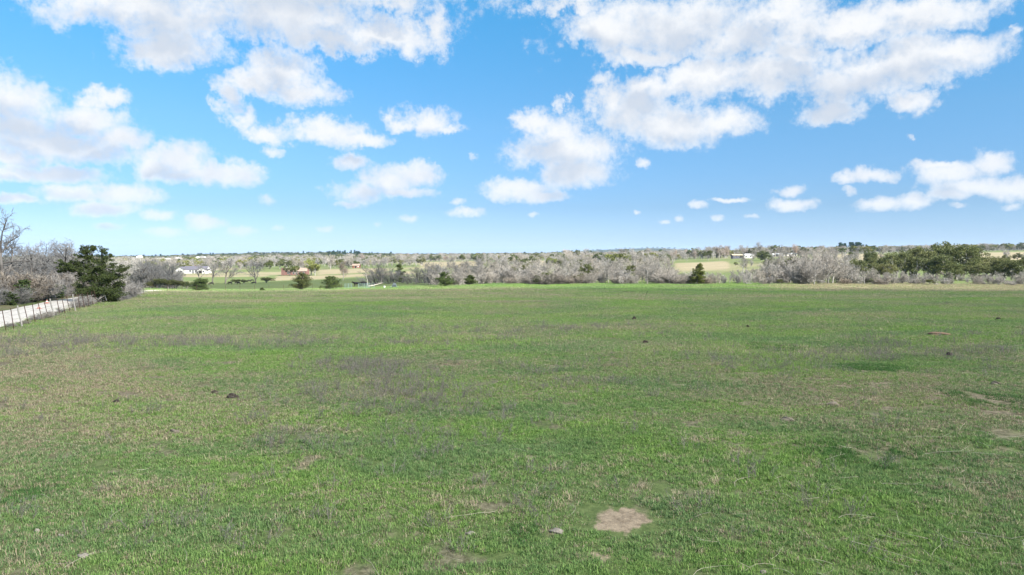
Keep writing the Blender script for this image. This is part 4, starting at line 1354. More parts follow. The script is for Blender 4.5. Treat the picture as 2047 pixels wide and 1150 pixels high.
def build_grass():
    gm = grass_mat()
    near = [blades(10 + i, 62, 14, .42, .038, .020, .085, .0085, gm, 1.1) for i in range(7)]
    mid = [blades(30 + i, 330, 9, 1.6, .075, .035, .10, .018, gm, 1.0, two=False) for i in range(6)]
    far = [blades(50 + i, 260, 10, 3.6, .2, .05, .13, .034, gm, two=False) for i in range(5)]
    protos = near + mid + far
    r = np.random.RandomState(4)
    X, Y, I, SC = [], [], [], []
    def fill(y0, y1, step, ids):
        y = y0
        while y < y1:
            half = .80 * y + 4
            xs = np.arange(-half, half, step) + r.uniform(-.45, .45, len(np.arange(-half, half, step))) * step
            X.extend(xs); Y.extend(y + r.uniform(-.45, .45, len(xs)) * step)
            I.extend(r.choice(ids, len(xs))); SC.extend(r.uniform(.85, 1.15, len(xs)))
            y += step
    n1, n2 = len(near), len(near) + len(mid)
    fill(7.0, 34, .50, np.arange(0, n1))
    fill(34, 84, 1.75, np.arange(n1, n2))
    fill(84, 172, 4.0, np.arange(n2, len(protos)))
    X = np.array(X); Y = np.array(Y); I = np.array(I); SC = np.array(SC)
    ok = (fence_side(X, Y) > -.6) | (Y > 125)
    keep = np.ones(len(X), bool)
    for (bx, by, rx, ry, s) in BARE:
        dd = np.hypot((X - bx) / (rx + .3), (Y - by) / (ry + .35))
        keep &= ~((dd < .80 + .35 * r.rand(len(X))) & (s > .9))
    keep &= ~((Y < 34) & (r.rand(len(X)) < holes(X, Y) * .6))
    ok &= keep
    X, Y, I, SC = X[ok], Y[ok], I[ok], SC[ok]
    D = dryness(X, Y)
    LU = np.zeros(len(X))
    for px, row, rx, ry in [(1725, 905, 120, 28), (1555, 695, 40, 7), (1675, 686, 36, 6), (1050, 1075, 60, 16), (1380, 893, 22, 7), (1740, 735, 80, 10), (60, 985, 60, 30), (1990, 800, 90, 20)]:
        p = on_row(px, row); a_ = on_row(px, row - ry)[1]; b_ = on_row(px, row + ry)[1]
        q_ = np.hypot((X - p[0]) / (rx / F * p[1]), (Y - p[1]) / abs(a_ - b_) * 2)
        LU = np.maximum(LU, (1 - sstep(q_, .6, 1.25)) * .8)
    D = D * (1 - .7 * LU)
    spin = r.uniform(0, 6.283, len(X))
    hs = .75 + .75 * fbm(X / 3.0, Y / 2.0, 17, 3)
    o = gn_scatter('grass', np.stack([X, Y, terr(X, Y)], 1), tilt(X, Y, spin), np.stack([SC, SC, SC * hs], 1), I, protos, {'dry': D, 'lush': LU})
    tag(o, 'short green pasture grass mixed with dry blades covering the field', 'grass', kind='stuff')

    # pale upright tufts of last year's grass
    sm = stalk_mat('straw', (0.25, 0.20, 0.13), (0.47, 0.40, 0.28))
    tf = [blades(80 + i, 4, 11, .16, .05, .06, .15, .006, sm, 1.3) for i in range(5)]
    n = 5200
    y = np.exp(r.uniform(math.log(9), math.log(75), n)); x = r.uniform(-.8, .8, n) * y
    w = fbm(x / 4.5, y / 3.0, 91, 3) + .25 * (dryness(x, y) - .5)
    ok = (w > .54) & (r.rand(n) < .55) & (fence_side(x, y) > 0)
    x, y = x[ok], y[ok]
    s = r.uniform(.6, 1.25, len(x)) * (1 + np.clip((y - 25) / 70, 0, .6))
    o = gn_scatter('straw_tufts', np.stack([x, y, terr(x, y)], 1), np.stack([x * 0, x * 0, r.uniform(0, 6.28, len(x))], 1), np.stack([s, s, s], 1), r.randint(0, 5, len(x)), tf)
    tag(o, 'pale dry grass tufts standing in the green field', 'dry grass', kind='stuff')

    # grey dead weeds in drifts
    wm = stalk_mat('dead_weed', (0.10, 0.092, 0.082), (0.25, 0.23, 0.205))
    def weed(seed):
        rng = random.Random(seed)
        P = dict(levels=1, pieces=[4, 2], wob=[.16, .3], up=[.03, .05], kids=[6], clear=[.25], angle=[(25, 60)], ratio=[.38], thin=[.8], rmin=.0022)
        sg, tp = [], []
        for i in range(12):
            a = rng.uniform(0, 6.28); q = rng.uniform(.05, .7); rr = rng.uniform(0, .30)
            grow(rng, Vector((math.cos(a) * rr, math.sin(a) * rr, -.02)), Vector((math.cos(a) * q, math.sin(a) * q, 1)).normalized(), rng.uniform(.16, .38), .0032, 0, P, sg, tp)
        V, Fq = tubes(sg, 3)
        return mesh_from('weed', V, Fq, wm)
    wd = [weed(60 + i) for i in range(4)]
    n = 26000
    y = np.exp(r.uniform(math.log(11), math.log(110), n)); x = r.uniform(-.8, .8, n) * y
    col = x / y * F + CX
    row = HZ + CAM_Z * F / y
    def blob(c, rw, sx, sy):
        return np.exp(-((col - c) / sx) ** 2 - ((row - rw) / sy) ** 2)
    band = 1.5 * blob(420, 686, 420, 11) + 1.4 * blob(80, 700, 160, 18) + .7 * blob(1000, 660, 260, 8) + blob(720, 735, 90, 22) + .55 * blob(800, 800, 170, 50) + .5 * blob(840, 880, 60, 35) + .5 * blob(590, 900, 60, 20) + .5 * blob(1560, 720, 220, 25) + .5 * blob(1750, 690, 200, 22) + .35 * blob(1150, 770, 160, 40) + .35 * blob(1980, 700, 80, 25)
    ok = (r.rand(n) < np.clip(band * 1.25, 0, 1) * sstep(fbm(x / 2.6, y / 2.0, 15, 3), .25, .70) * .75 + .008) & (fence_side(x, y) > .3)
    x, y = x[ok], y[ok]
    s = r.uniform(.65, 1.35, len(x))
    o = gn_scatter('dead_weeds', np.stack([x, y, terr(x, y)], 1), np.stack([r.uniform(-.2, .2, len(x)), r.uniform(-.2, .2, len(x)), r.uniform(0, 6.28, len(x))], 1), np.stack([s, s, s], 1), r.randint(0, 4, len(x)), wd)
    tag(o, 'drifts of grey dead weeds standing in the grass', 'weeds', kind='stuff')

    # long bleached stalks lying about in the foreground
    lm = stalk_mat('bleached_stalk', (0.30, 0.26, 0.19), (0.55, 0.50, 0.41))
    st = []
    for i in range(7):
        rng = random.Random(40 + i)
        q = Vector((0, 0, .03)); d = Vector((1, 0, .22)); sg = []
        L = rng.uniform(.35, 1.0)
        bend = rng.uniform(-.30, .30)
        for s_ in range(8):
            d = (d + Vector((rng.uniform(-.1, .1), bend + rng.uniform(-.1, .1), rng.uniform(-.10, .06)))).normalized()
            q2 = q + d * (L / 8); q2.z = max(.025, q2.z)
            sg.append((q, q2, .0032 * (1 - s_ / 12), .0032 * (1 - (s_ + 1) / 12)))
            if s_ in (3, 5) and rng.random() < .35:
                e = (d + Vector((0, rng.choice((-1, 1)) * .6, .25))).normalized()
                sg.append((q2, q2 + e * L * .28, .003, .0015))
            q = q2
        V, Fq = tubes(sg, 3)
        st.append(mesh_from('stalk', V, Fq, lm))
    n = 1500
    y = np.exp(r.uniform(math.log(9.5), math.log(38), n)); x = r.uniform(-.8, .8, n) * y
    p_ = .07 + .32 * sstep(x / y, .12, .4) * (1 - sstep(y, 16, 22))
    ok = (r.rand(n) < p_)
    x, y = x[ok], y[ok]
    s = r.uniform(.5, 1.25, len(x))
    o = gn_scatter('dry_stalks', np.stack([x, y, terr(x, y) + .03], 1), np.stack([x * 0, x * 0, r.uniform(0, 6.28, len(x))], 1), np.stack([s, s, s], 1), r.randint(0, 7, len(x)), st)
    tag(o, 'bleached curved weed stalks lying loose on the grass', 'stalks', kind='stuff')
build_grass()

# ------------------------------------------------------------------ small builders
def plain(name, c0, c1=None, rough=.8, scale=6.0, metal=0.0):
    m, k, b = new_mat(name)
    pos = k.n('ShaderNodeNewGeometry').outputs['Position']
    c1 = c1 or tuple(v * .75 for v in c0)
    k.put(b.inputs['Base Color'], k.mix(k.step(k.noise(pos, scale, 5, .65), .3, .7), c0, c1))
    b.inputs['Roughness'].default_value = rough
    b.inputs['Metallic'].default_value = metal
    return m

class MB:
    def __init__(self):
        self.V, self.F = [], []
    def box(self, x0, x1, y0, y1, z0, z1):
        n = len(self.V)
        self.V += [(x, y, z) for z in (z0, z1) for x, y in ((x0, y0), (x1, y0), (x1, y1), (x0, y1))]
        self.F += [tuple(n + i for i in f) for f in ((3, 2, 1, 0), (4, 5, 6, 7), (0, 1, 5, 4), (1, 2, 6, 5), (2, 3, 7, 6), (3, 0, 4, 7))]
        return self
    def poly(self, pts, faces):
        n = len(self.V)
        self.V += [tuple(p) for p in pts]
        self.F += [tuple(n + i for i in f) for f in faces]
        return self
    def tube(self, p0, p1, r0, r1=None, n=6):
        V, Fq = tubes([(Vector(p0), Vector(p1), r0, r1 if r1 is not None else r0)], n)
        k_ = len(self.V)
        self.V += [tuple(v) for v in V]
        self.F += [tuple(int(i) + k_ for i in f) for f in Fq]
        self.F += [tuple(k_ + i for i in reversed(range(n))), tuple(k_ + n + i for i in range(n))]
        return self
    def build(self, name, mat, parent=None, loc=(0, 0, 0), rz=0, smooth=False):
        me = bpy.data.meshes.new(name)
        me.from_pydata(self.V, [], self.F)
        me.materials.append(mat)
        if smooth:
            me.polygons.foreach_set('use_smooth', [True] * len(me.polygons))
        return link(name, me, parent, loc, rz)

# ------------------------------------------------------------------ gravel road
def build_road():
    m = plain('pale_gravel', (0.58, 0.545, 0.49), (0.40, 0.37, 0.33), .95, 1.6)
    V, Fc = [], []
    offs = [-5.95, -5.6, -5.2, -4.3, -3.4, -2.4, -1.5, -1.15, -.85]
    hs = [-.12, .02, .05, .07, .09, .07, .05, .02, -.12]
    ts = np.arange(-50, 112, 1.2)
    for i, t in enumerate(ts):
        for j, (o, h) in enumerate(zip(offs, hs)):
            w = (float(fbm(t * .35, j * 9.1, 5, 2)) - .5) * (.5 if j in (0, 1, 7, 8) else 0)
            x, y = fence_pt(t, o + w - max(0, t - 70) * .05)
            V.append((x, y, tz(x, y) + h))
    n = len(offs)
    for i in range(len(ts) - 1):
        for j in range(n - 1):
            a = i * n + j
            Fc.append((a, a + 1, a + n + 1, a + n))
    me = bpy.data.meshes.new('gravel_road'); me.from_pydata(V, [], Fc); me.materials.append(m)
    me.polygons.foreach_set('use_smooth', [True] * len(Fc))
    o = link('gravel_road', me)
    tag(o, 'pale gravel road running behind the wire fence', kind='structure')
build_road()

# ------------------------------------------------------------------ roadside fence
RUST = plain('rusty_steel', (0.095, 0.048, 0.032), (0.05, 0.032, 0.026), .8, 20)
WOODG = plain('weathered_cedar_post', (0.32, 0.305, 0.28), (0.20, 0.19, 0.172), .9, 14)
WIRE = plain('fence_wire', (0.16, 0.14, 0.125), (0.10, 0.085, 0.075), .6, 10)

def t_post_mesh(h=1.35):
    mb = MB()
    mb.box(-.024, .024, -.003, .003, -.3, h); mb.box(-.003, .003, -.028, .003, -.3, h - .002)
    for i in range(9):
        z = .18 + i * .125
        mb.box(-.012, .012, .003, .011, z, z + .02)
    me = bpy.data.meshes.new('t_post'); me.from_pydata(mb.V, [], mb.F); me.materials.append(RUST)
    return me

def wood_post_mesh(seed, h=1.42):
    rng = random.Random(seed)
    V, Fc = [], []
    n, rings = 8, 7
    for i in range(rings):
        z = -.3 + (h + .3) * i / (rings - 1)
        for a in range(n):
            r = .052 * (1.06 - .2 * i / rings) * rng.uniform(.88, 1.1)
            V.append((math.cos(a * 6.283 / n) * r + .02 * math.sin(i), math.sin(a * 6.283 / n) * r, z + (rng.uniform(-.03, .02) if i == rings - 1 else 0)))
    for i in range(rings - 1):
        for a in range(n):
            b = (a + 1) % n
            Fc.append((i * n + a, i * n + b, (i + 1) * n + b, (i + 1) * n + a))
    Fc.append(tuple((rings - 1) * n + a for a in range(n)))
    me = bpy.data.meshes.new('wood_post'); me.from_pydata(V, [], Fc); me.materials.append(WOODG)
    return me

def build_fence():
    x0, y0 = fence_pt(0)
    root = empty('wire_fence', (x0, y0, tz(x0, y0)))
    tag(root, 'roadside wire fence with rusty steel posts and grey wooden posts', 'fence')
    O = Vector(root.location)
    tp = t_post_mesh(); wps = [wood_post_mesh(i) for i in range(3)]
    t = -4.0; i = 0
    tops = []
    rng = random.Random(9)
    wood_d = [38.0, 46.5, 53.7, 58.2]
    while t < 60:
        x, y = fence_pt(t)
        wood = any(abs(y - w) < .74 for w in wood_d)
        z = tz(x, y)
        o = link('wooden_post' if wood else 'steel_post', wps[i % 3] if wood else tp, root, Vector((x, y, z)) - O, rng.uniform(0, .3))
        lean = math.radians(-7 + rng.uniform(-3.5, 3.5))
        o.rotation_euler = (rng.uniform(-.04, .04), lean, rng.uniform(-.15, .15) + .34)
        tops.append((Vector((x, y, z)) - O, lean, wood))
        t += 1.5 + rng.uniform(-.12, .12); i += 1
    for h in (.28, .58, .88, 1.16):
        sg = []
        pts = [p + Vector((math.sin(l) * h, 0, math.cos(l) * h)) for p, l, w in tops]
        for a, b in zip(pts[:-1], pts[1:]):
            mid = a.lerp(b, .5) - Vector((0, 0, rng.uniform(.005, .04)))
            sg += [(a, mid, .0045, .0045), (mid, b, .0045, .0045)]
        V, Fq = tubes(sg, 4)
        link('wire', mesh_from('wire', V, Fq, WIRE), root)
    # thin fence along the low end of the field
    root2 = empty('field_fence', at(300, 118))
    tag(root2, 'thin wire fence along the low far edge of the field', 'fence')
    O = Vector(root2.location)
    tp2 = t_post_mesh(1.15)
    pts = []
    for px in np.arange(276, 860, 29):
        d = float(np.interp(px, [270, 420, 700, 880], [100, 128, 138, 150]))
        p = Vector(at(px, d)) - O
        o = link('steel_post', tp2, root2, p, rng.uniform(0, 3))
        pts.append(p)
    for h in (.5, 1.0):
        sg = [(a + Vector((0, 0, h)), b + Vector((0, 0, h)), .004, .004) for a, b in zip(pts[:-1], pts[1:])]
        V, Fq = tubes(sg, 3)
        link('wire', mesh_from('wire', V, Fq, WIRE), root2)
build_fence()

# ------------------------------------------------------------------ power line over the road
def power_line():
    wood = plain('creosote_pole', (0.10, 0.08, 0.065), (0.06, 0.05, 0.04), .9, 12)
    ends = [(-330, 45.0, 9.0), (138, 178.0, 8.6)]
    tips = []
    for k_, (px, d, h) in enumerate(ends):
        x, y, z = at(px, d)
        e = empty('utility_pole', (x, y, z))
        tag(e, 'dark utility pole standing in the roadside wood carrying the line' if k_ else 'dark utility pole beyond the left edge carrying the line', 'pole', 'poles of the roadside line')
        MB().tube((0, 0, -.5), (0, 0, h), .15, .10, 9).build('pole', wood, e)
        MB().box(-.85, .85, .1, .2, h - .55, h - .43).build('crossarm', wood, e)
        for sx in (-.7, 0, .7):
            MB().tube((sx, .15, h - .43), (sx, .15, h - .26), .04, .05, 8).build('insulator', plain('insulator', (.35, .33, .3)), e)
        tips.append(Vector((x + .7, y, z + h - .26)))
    a, b = tips
    pts = []
    for i in range(29):
        t = i / 28
        p = a.lerp(b, t); p.z -= 4 * t * (1 - t) * 1.3
        pts.append(p)
    V, Fq = tubes([(p, q, .016, .016) for p, q in zip(pts[:-1], pts[1:])], 4)
    o = link('power_cable', mesh_from('power_cable', V, Fq, plain('cable', (.05, .05, .055))))
    tag(o, 'single sagging dark cable crossing the sky above the roadside wood', 'cable')
power_line()

# ------------------------------------------------------------------ two orange markers on the road
def cones():
    orange = plain('faded_orange', (0.40, 0.17, 0.135), (0.34, 0.17, 0.14), .6, 9)
    white = plain('cone_band', (0.75, 0.72, 0.68))
    for off, t, h, lab in ((-3.2, 27.5, .32, 'nearer orange marker cone on the gravel road behind a wooden post'), (-4.6, 35.0, .36, 'farther orange marker cone on the gravel road by the cedar')):
        x, y = fence_pt(t, off)
        e = empty('traffic_cone', (x, y, tz(x, y) + .07))
        tag(e, lab, 'cone', 'orange cones on the road')
        MB().box(-.19, .19, -.19, .19, 0, .04).build('base', orange, e)
        MB().tube((0, 0, .03), (0, 0, h), .15, .03, 14).build('cone', orange, e, smooth=False)
        MB().tube((0, 0, h * .45), (0, 0, h * .65), .15 - .12 * .45 + .006, .15 - .12 * .65 + .006, 14).build('band', white, e)
cones()

# ------------------------------------------------------------------ cattle
def cow_mesh(graze, seed):
    rng = random.Random(seed)
    J = {'pelvis': ((-.78, 0, 1.13), .30, .34), 'loin': ((-.25, 0, 1.10), .34, .40), 'barrel': ((.25, 0, 1.06), .36, .43), 'chest': ((.68, 0, 1.08), .27, .37)}
    E = [('pelvis', 'loin'), ('loin', 'barrel'), ('barrel', 'chest')]
    if graze:
        J.update({'neck': ((1.02, .04, .98), .16, .22), 'poll': ((1.32, .08, .58), .12, .14), 'muzzle': ((1.45, .1, .17), .08, .085)})
    else:
        J.update({'neck': ((1.05, .05, 1.32), .16, .22), 'poll': ((1.30, .10, 1.52), .13, .14), 'muzzle': ((1.66, .16, 1.34), .085, .09)})
    E += [('chest', 'neck'), ('neck', 'poll'), ('poll', 'muzzle')]
    for s, n in ((1, 'l'), (-1, 'r')):
        st = rng.uniform(-.16, .16)
        J.update({'sh' + n: ((.62, .20 * s, .78), .13, .17), 'kn' + n: ((.64 + st * .5, .20 * s, .42), .065, .07), 'fh' + n: ((.63 + st, .20 * s, .05), .055, .055)})
        J.update({'hp' + n: ((-.74, .20 * s, .84), .15, .20), 'hk' + n: ((-.90 - st * .5, .20 * s, .46), .07, .08), 'hh' + n: ((-.82 - st, .20 * s, .05), .055, .055)})
        J['ear' + n] = (tuple(Vector(J['poll'][0]) + Vector((-.04, .26 * s, .05))), .03, .05)
        E += [('chest', 'sh' + n), ('sh' + n, 'kn' + n), ('kn' + n, 'fh' + n), ('pelvis', 'hp' + n), ('hp' + n, 'hk' + n), ('hk' + n, 'hh' + n), ('poll', 'ear' + n)]
    J['tail1'] = ((-1.10, 0, 1.18), .045, .045); J['tail2'] = ((-1.16, .03, .6), .03, .03); J['tail3'] = ((-1.15, .03, .42), .05, .05)
    E += [('pelvis', 'tail1'), ('tail1', 'tail2'), ('tail2', 'tail3')]
    names = list(J)
    me = bpy.data.meshes.new('cow')
    me.from_pydata([J[n][0] for n in names], [(names.index(a), names.index(b)) for a, b in E], [])
    o = bpy.data.objects.new('cow_build', me); COL.objects.link(o)
    o.modifiers.new('skin', 'SKIN'); sub = o.modifiers.new('sub', 'SUBSURF'); sub.levels = 1
    sv = me.skin_vertices[0].data
    for i, n in enumerate(names):
        sv[i].radius = (J[n][1], J[n][2]); sv[i].use_root = (n == 'pelvis')
    dg = bpy.context.evaluated_depsgraph_get()
    out = bpy.data.meshes.new_from_object(o.evaluated_get(dg))
    bpy.data.objects.remove(o); bpy.data.meshes.remove(me)
    out.materials.clear()
    out.polygons.foreach_set('use_smooth', [True] * len(out.polygons))
    return out

def build_cows():
    hide = plain('black_hide', (0.012, 0.011, 0.011), (0.02, 0.018, 0.016), .55, 3)
    kinds = [cow_mesh(True, 1), cow_mesh(False, 2), cow_mesh(True, 3)]
    for k_ in kinds: k_.materials.append(hide)
    for px, d, kd, rz, lab in [
        (422, 318, 0, 3.4, 'black cow half hidden by the bushy cedar, below the tallest bare tree'),
        (459, 318, 0, 3.3, 'black cow grazing, left of a walking pair below the rounded bush'),
        (476, 320, 1, 3.0, 'black cow, right one of the pair below the rounded bush'),
        (507, 318, 2, 3.5, 'black cow grazing alone in front of the forked bare tree'),
        (484, 366, 1, 1.5, 'black cow seen end-on behind the dark rounded bush'),
        (497, 360, 0, 3.7, 'black grazing cow, left of two beside the forked trunk'),
        (503.5, 366, 2, 3.6, 'black grazing cow, right of two beside the forked trunk'),
        (713, 192, 1, 3.5, 'black cow lying-low look left of the fallen trunk'),
        (727, 203, 0, .3, 'black cow in the grey brush behind the pale snag')]:
        x, y, z = at(px, d)
        o = link('cow', kinds[kd], None, (x, y, z - .02), rz)
        o.scale = (.92, .92, .92)
        tag(o, lab.replace('lying-low look', 'standing'), 'cow', 'black cattle in the low pasture')
build_cows()

# ------------------------------------------------------------------ houses and barns
def gable(root, x0, x1, y0, y1, h, rise, wall, roof, axis='x', over=.4, name='wall'):
    mb = MB()
    xm, ym = (x0 + x1) / 2, (y0 + y1) / 2
    if axis == 'x':
        pts = [(x0, y0, -.6), (x1, y0, -.6), (x1, y1, -.6), (x0, y1, -.6), (x0, y0, h), (x1, y0, h), (x1, y1, h), (x0, y1, h), (x0, ym, h + rise), (x1, ym, h + rise)]
        mb.poly(pts, [(0, 1, 5, 4), (2, 3, 7, 6), (1, 2, 6, 9, 5), (3, 0, 4, 8, 7), (4, 5, 9, 8), (6, 7, 8, 9)])
    else:
        pts = [(x0, y0, -.6), (x1, y0, -.6), (x1, y1, -.6), (x0, y1, -.6), (x0, y0, h), (x1, y0, h), (x1, y1, h), (x0, y1, h), (xm, y0, h + rise), (xm, y1, h + rise)]
        mb.poly(pts, [(0, 1, 5, 8, 4), (1, 2, 6, 5), (2, 3, 7, 9, 6), (3, 0, 4, 7), (4, 8, 9, 7), (5, 6, 9, 8)])
    w = mb.build(name, wall, root)
    rb = MB()
    t = .14; g = .04
    if axis == 'x':
        s = rise / (ym - y0)
        for y_, sg in ((y0, 1), (y1, -1)):
            e = (y_ - sg * over, h - over * s + g)
            m_ = (ym, h + rise + g)
            rb.poly([(x0 - over, e[0], e[1]), (x1 + over, e[0], e[1]), (x1 + over, m_[0], m_[1]), (x0 - over, m_[0], m_[1]),
                     (x0 - over, e[0], e[1] + t), (x1 + over, e[0], e[1] + t), (x1 + over, m_[0], m_[1] + t), (x0 - over, m_[0], m_[1] + t)],
                    [(3, 2, 1, 0), (4, 5, 6, 7), (0, 1, 5, 4), (1, 2, 6, 5), (2, 3, 7, 6), (3, 0, 4, 7)])
    else:
        s = rise / (xm - x0)
        for x_, sg in ((x0, 1), (x1, -1)):
            e = (x_ - sg * over, h - over * s + g)
            m_ = (xm, h + rise + g)
            rb.poly([(e[0], y0 - over, e[1]), (e[0], y1 + over, e[1]), (m_[0], y1 + over, m_[1]), (m_[0], y0 - over, m_[1]),
                     (e[0], y0 - over, e[1] + t), (e[0], y1 + over, e[1] + t), (m_[0], y1 + over, m_[1] + t), (m_[0], y0 - over, m_[1] + t)],
                    [(3, 2, 1, 0), (4, 5, 6, 7), (0, 1, 5, 4), (1, 2, 6, 5), (2, 3, 7, 6), (3, 0, 4, 7)])
    r = rb.build('roof', roof, root)
    return w, r

def opening(root, name, x0, x1, z0, z1, y, frame, pane):
    f = MB().box(x0 - .1, x1 + .1, y - .06, y + .02, z0 - .1, z1 + .1).build(name, frame, root)
    MB().box(x0, x1, y - .09, y - .055, z0, z1).build('pane' if name == 'window' else 'panel', pane, f)

def build_houses():
    white = plain('white_siding', (0.78, 0.77, 0.74), (0.68, 0.67, 0.64), .7, 2)
    cream = plain('cream_siding', (0.66, 0.62, 0.54), (0.56, 0.53, 0.46), .7, 2)
    slate = plain('grey_shingle', (0.13, 0.125, 0.15), (0.09, 0.088, 0.105), .85, 3)
    tin = plain('pale_tin', (0.74, 0.75, 0.76), (0.62, 0.63, 0.65), .45, 1.5)
    glass = plain('dark_glass', (0.03, 0.035, 0.045), None, .15)
    trim = plain('white_trim', (0.8, 0.8, 0.78))
    brick = plain('red_brown_boards', (0.20, 0.105, 0.09), (0.15, 0.085, 0.075), .9, 2)
    red = plain('barn_red', (0.28, 0.105, 0.075), (0.22, 0.09, 0.065), .8, 2)
    rust = plain('rusty_tin', (0.33, 0.27, 0.22), (0.24, 0.16, 0.12), .7, 1.2)
    dark = plain('dark_doorway', (0.025, 0.022, 0.02))
    # white ranch house
    e = empty('white_house', at(386, 535), 0, 1.06); tag(e, 'low white house with long dark shingle roof among bare trees', 'house')
    gable(e, -7.5, 9.5, 0, 9, 2.7, 2.5, white, slate)
    gable(e, -11.2, -5.0, -3.4, 8, 2.7, 2.0, white, slate, 'y', name='wing')
    gable(e, 4.6, 10.2, -2.2, 6, 2.6, 1.7, white, slate, 'y', name='wing')
    for x0, y in ((-9.6, -3.4), (-7.6, -3.4), (-2.8, 0), (1.4, 0), (8.0, -2.2)):
        opening(e, 'window', x0, x0 + 1.2, .9, 2.1, y, trim, glass)
    opening(e, 'door', -.6, .5, 0, 2.1, 0, trim, glass)
    opening(e, 'garage_door', 5.0, 7.6, 0, 2.1, -2.2, trim, dark)
    MB().box(-1.2, -.4, 5.4, 6.2, 4.0, 6.0).build('chimney', brick, e)
    # long white barn and the other white roofs on the far slope
    for px, row, L, W_, h, r_, lab in [(405, 521, 24, 10, 3.6, 1.6, 'long white metal barn on the far slope above the white house'), (324, 524, 19, 10, 3.2, 1.8, 'wide pale house on the far slope left of the long barn'),
                              (354, 521.5, 9, 7, 2.8, 1.4, 'small cream shed between the pale house and the long barn'), (278, 519, 6, 6, 3.4, 1.6, 'small white house at the top of the slope by the roadside cedar')]:
        d = 960
        x, y, z = at(px, d)
        e = empty('white_barn' if L > 20 else 'far_house', (x, y, max(z, CAM_Z + (HZ - row) / F * d)), .05)
        tag(e, lab, 'barn' if L > 20 else 'house', 'white buildings on the far slope')
        gable(e, -L / 2, L / 2, 0, W_, h, r_, white if L > 10 else cream, tin)
        MB().box(-L / 2, L / 2, .1, W_ - .1, -9, -.62).build('foundation', plain('stone_footing', (.3, .28, .25)), e)
        for i in range(max(2, int(L / 6))):
            opening(e, 'window', -L / 2 + 1.2 + i * 5, -L / 2 + 2.4 + i * 5, 1.0, 2.1, 0, trim, glass)
        opening(e, 'door', L / 2 - 2.2, L / 2 - 1.1, 0, 2.1, 0, trim, dark)
    # red-brown farmhouse half hidden in its trees
    e = empty('farmhouse', at(590, 486)); tag(e, 'old red-brown farmhouse half hidden by green trees in gold meadow', 'house')
    gable(e, -9.0, 8, 0, 7, 3.0, 2.0, brick, rust)
    MB().box(-9.4, -7.0, -1.6, -.05, -.6, 5.2).build('end_tower', brick, e)
    for x0 in (-5.6, -1.6, 2.6, 5.6):
        opening(e, 'window', x0, x0 + 1.1, .9, 2.2, 0, cream, glass)
    opening(e, 'door', .6, 1.7, 0, 2.1, 0, cream, dark)
    # small red barn
    e = empty('red_barn', at(711, 650)); tag(e, 'small red barn with pale patch on the hay meadow', 'barn')
    gable(e, -3.4, 3.6, 0, 5, 2.3, 1.4, red, rust)
    opening(e, 'barn_door', -.9, .9, 0, 2.0, 0, trim, dark)
    opening(e, 'window', 2.0, 2.8, .9, 1.7, 0, trim, trim)
    # trailer house and mobile homes on the right-hand rise
    e = empty('trailer_house', at(1484, 610)); tag(e, 'long low trailer house, dark left half and white right end', 'house')
    gable(e, -8.8, 1.0, 0, 5, 2.7, .9, plain('dark_siding', (.10, .10, .13)), plain('tan_roof', (.46, .38, .26)))
    gable(e, 1.05, 9.0, -.6, 5, 2.7, 1.1, white, tin, name='white_end')
    for x0, y in ((-7.4, 0), (-4.2, 0), (2.4, -.6), (6.2, -.6)):
        opening(e, 'window', x0, x0 + 1.2, 1.0, 2.0, y, trim, glass)
    opening(e, 'door', -1.4, -.5, .1, 2.1, 0, trim, dark)
    for px, L, lab in [(1535, 4.5, 'white cabin, leftmost of the white homes on the rise'), (1549, 4.2, 'white cabin beside the mobile homes on the rise'), (1561, 6.5, 'left mobile home with bluish front on the rise'), (1574, 5.5, 'middle white mobile home on the rise'), (1587, 5.0, 'rightmost white mobile home behind the tallest bare crowns')]:
        e = empty('mobile_home', at(px, 690)); tag(e, lab, 'house', 'white homes on the rise')
        gable(e, -L / 2, L / 2, 0, 4, 2.3, .5, white, tin)
        opening(e, 'window', -L / 2 + .6, -L / 2 + 1.7, .9, 1.7, 0, trim, glass)
        opening(e, 'door', L / 2 - 1.6, L / 2 - .7, .1, 1.9, 0, trim, glass)
build_houses()

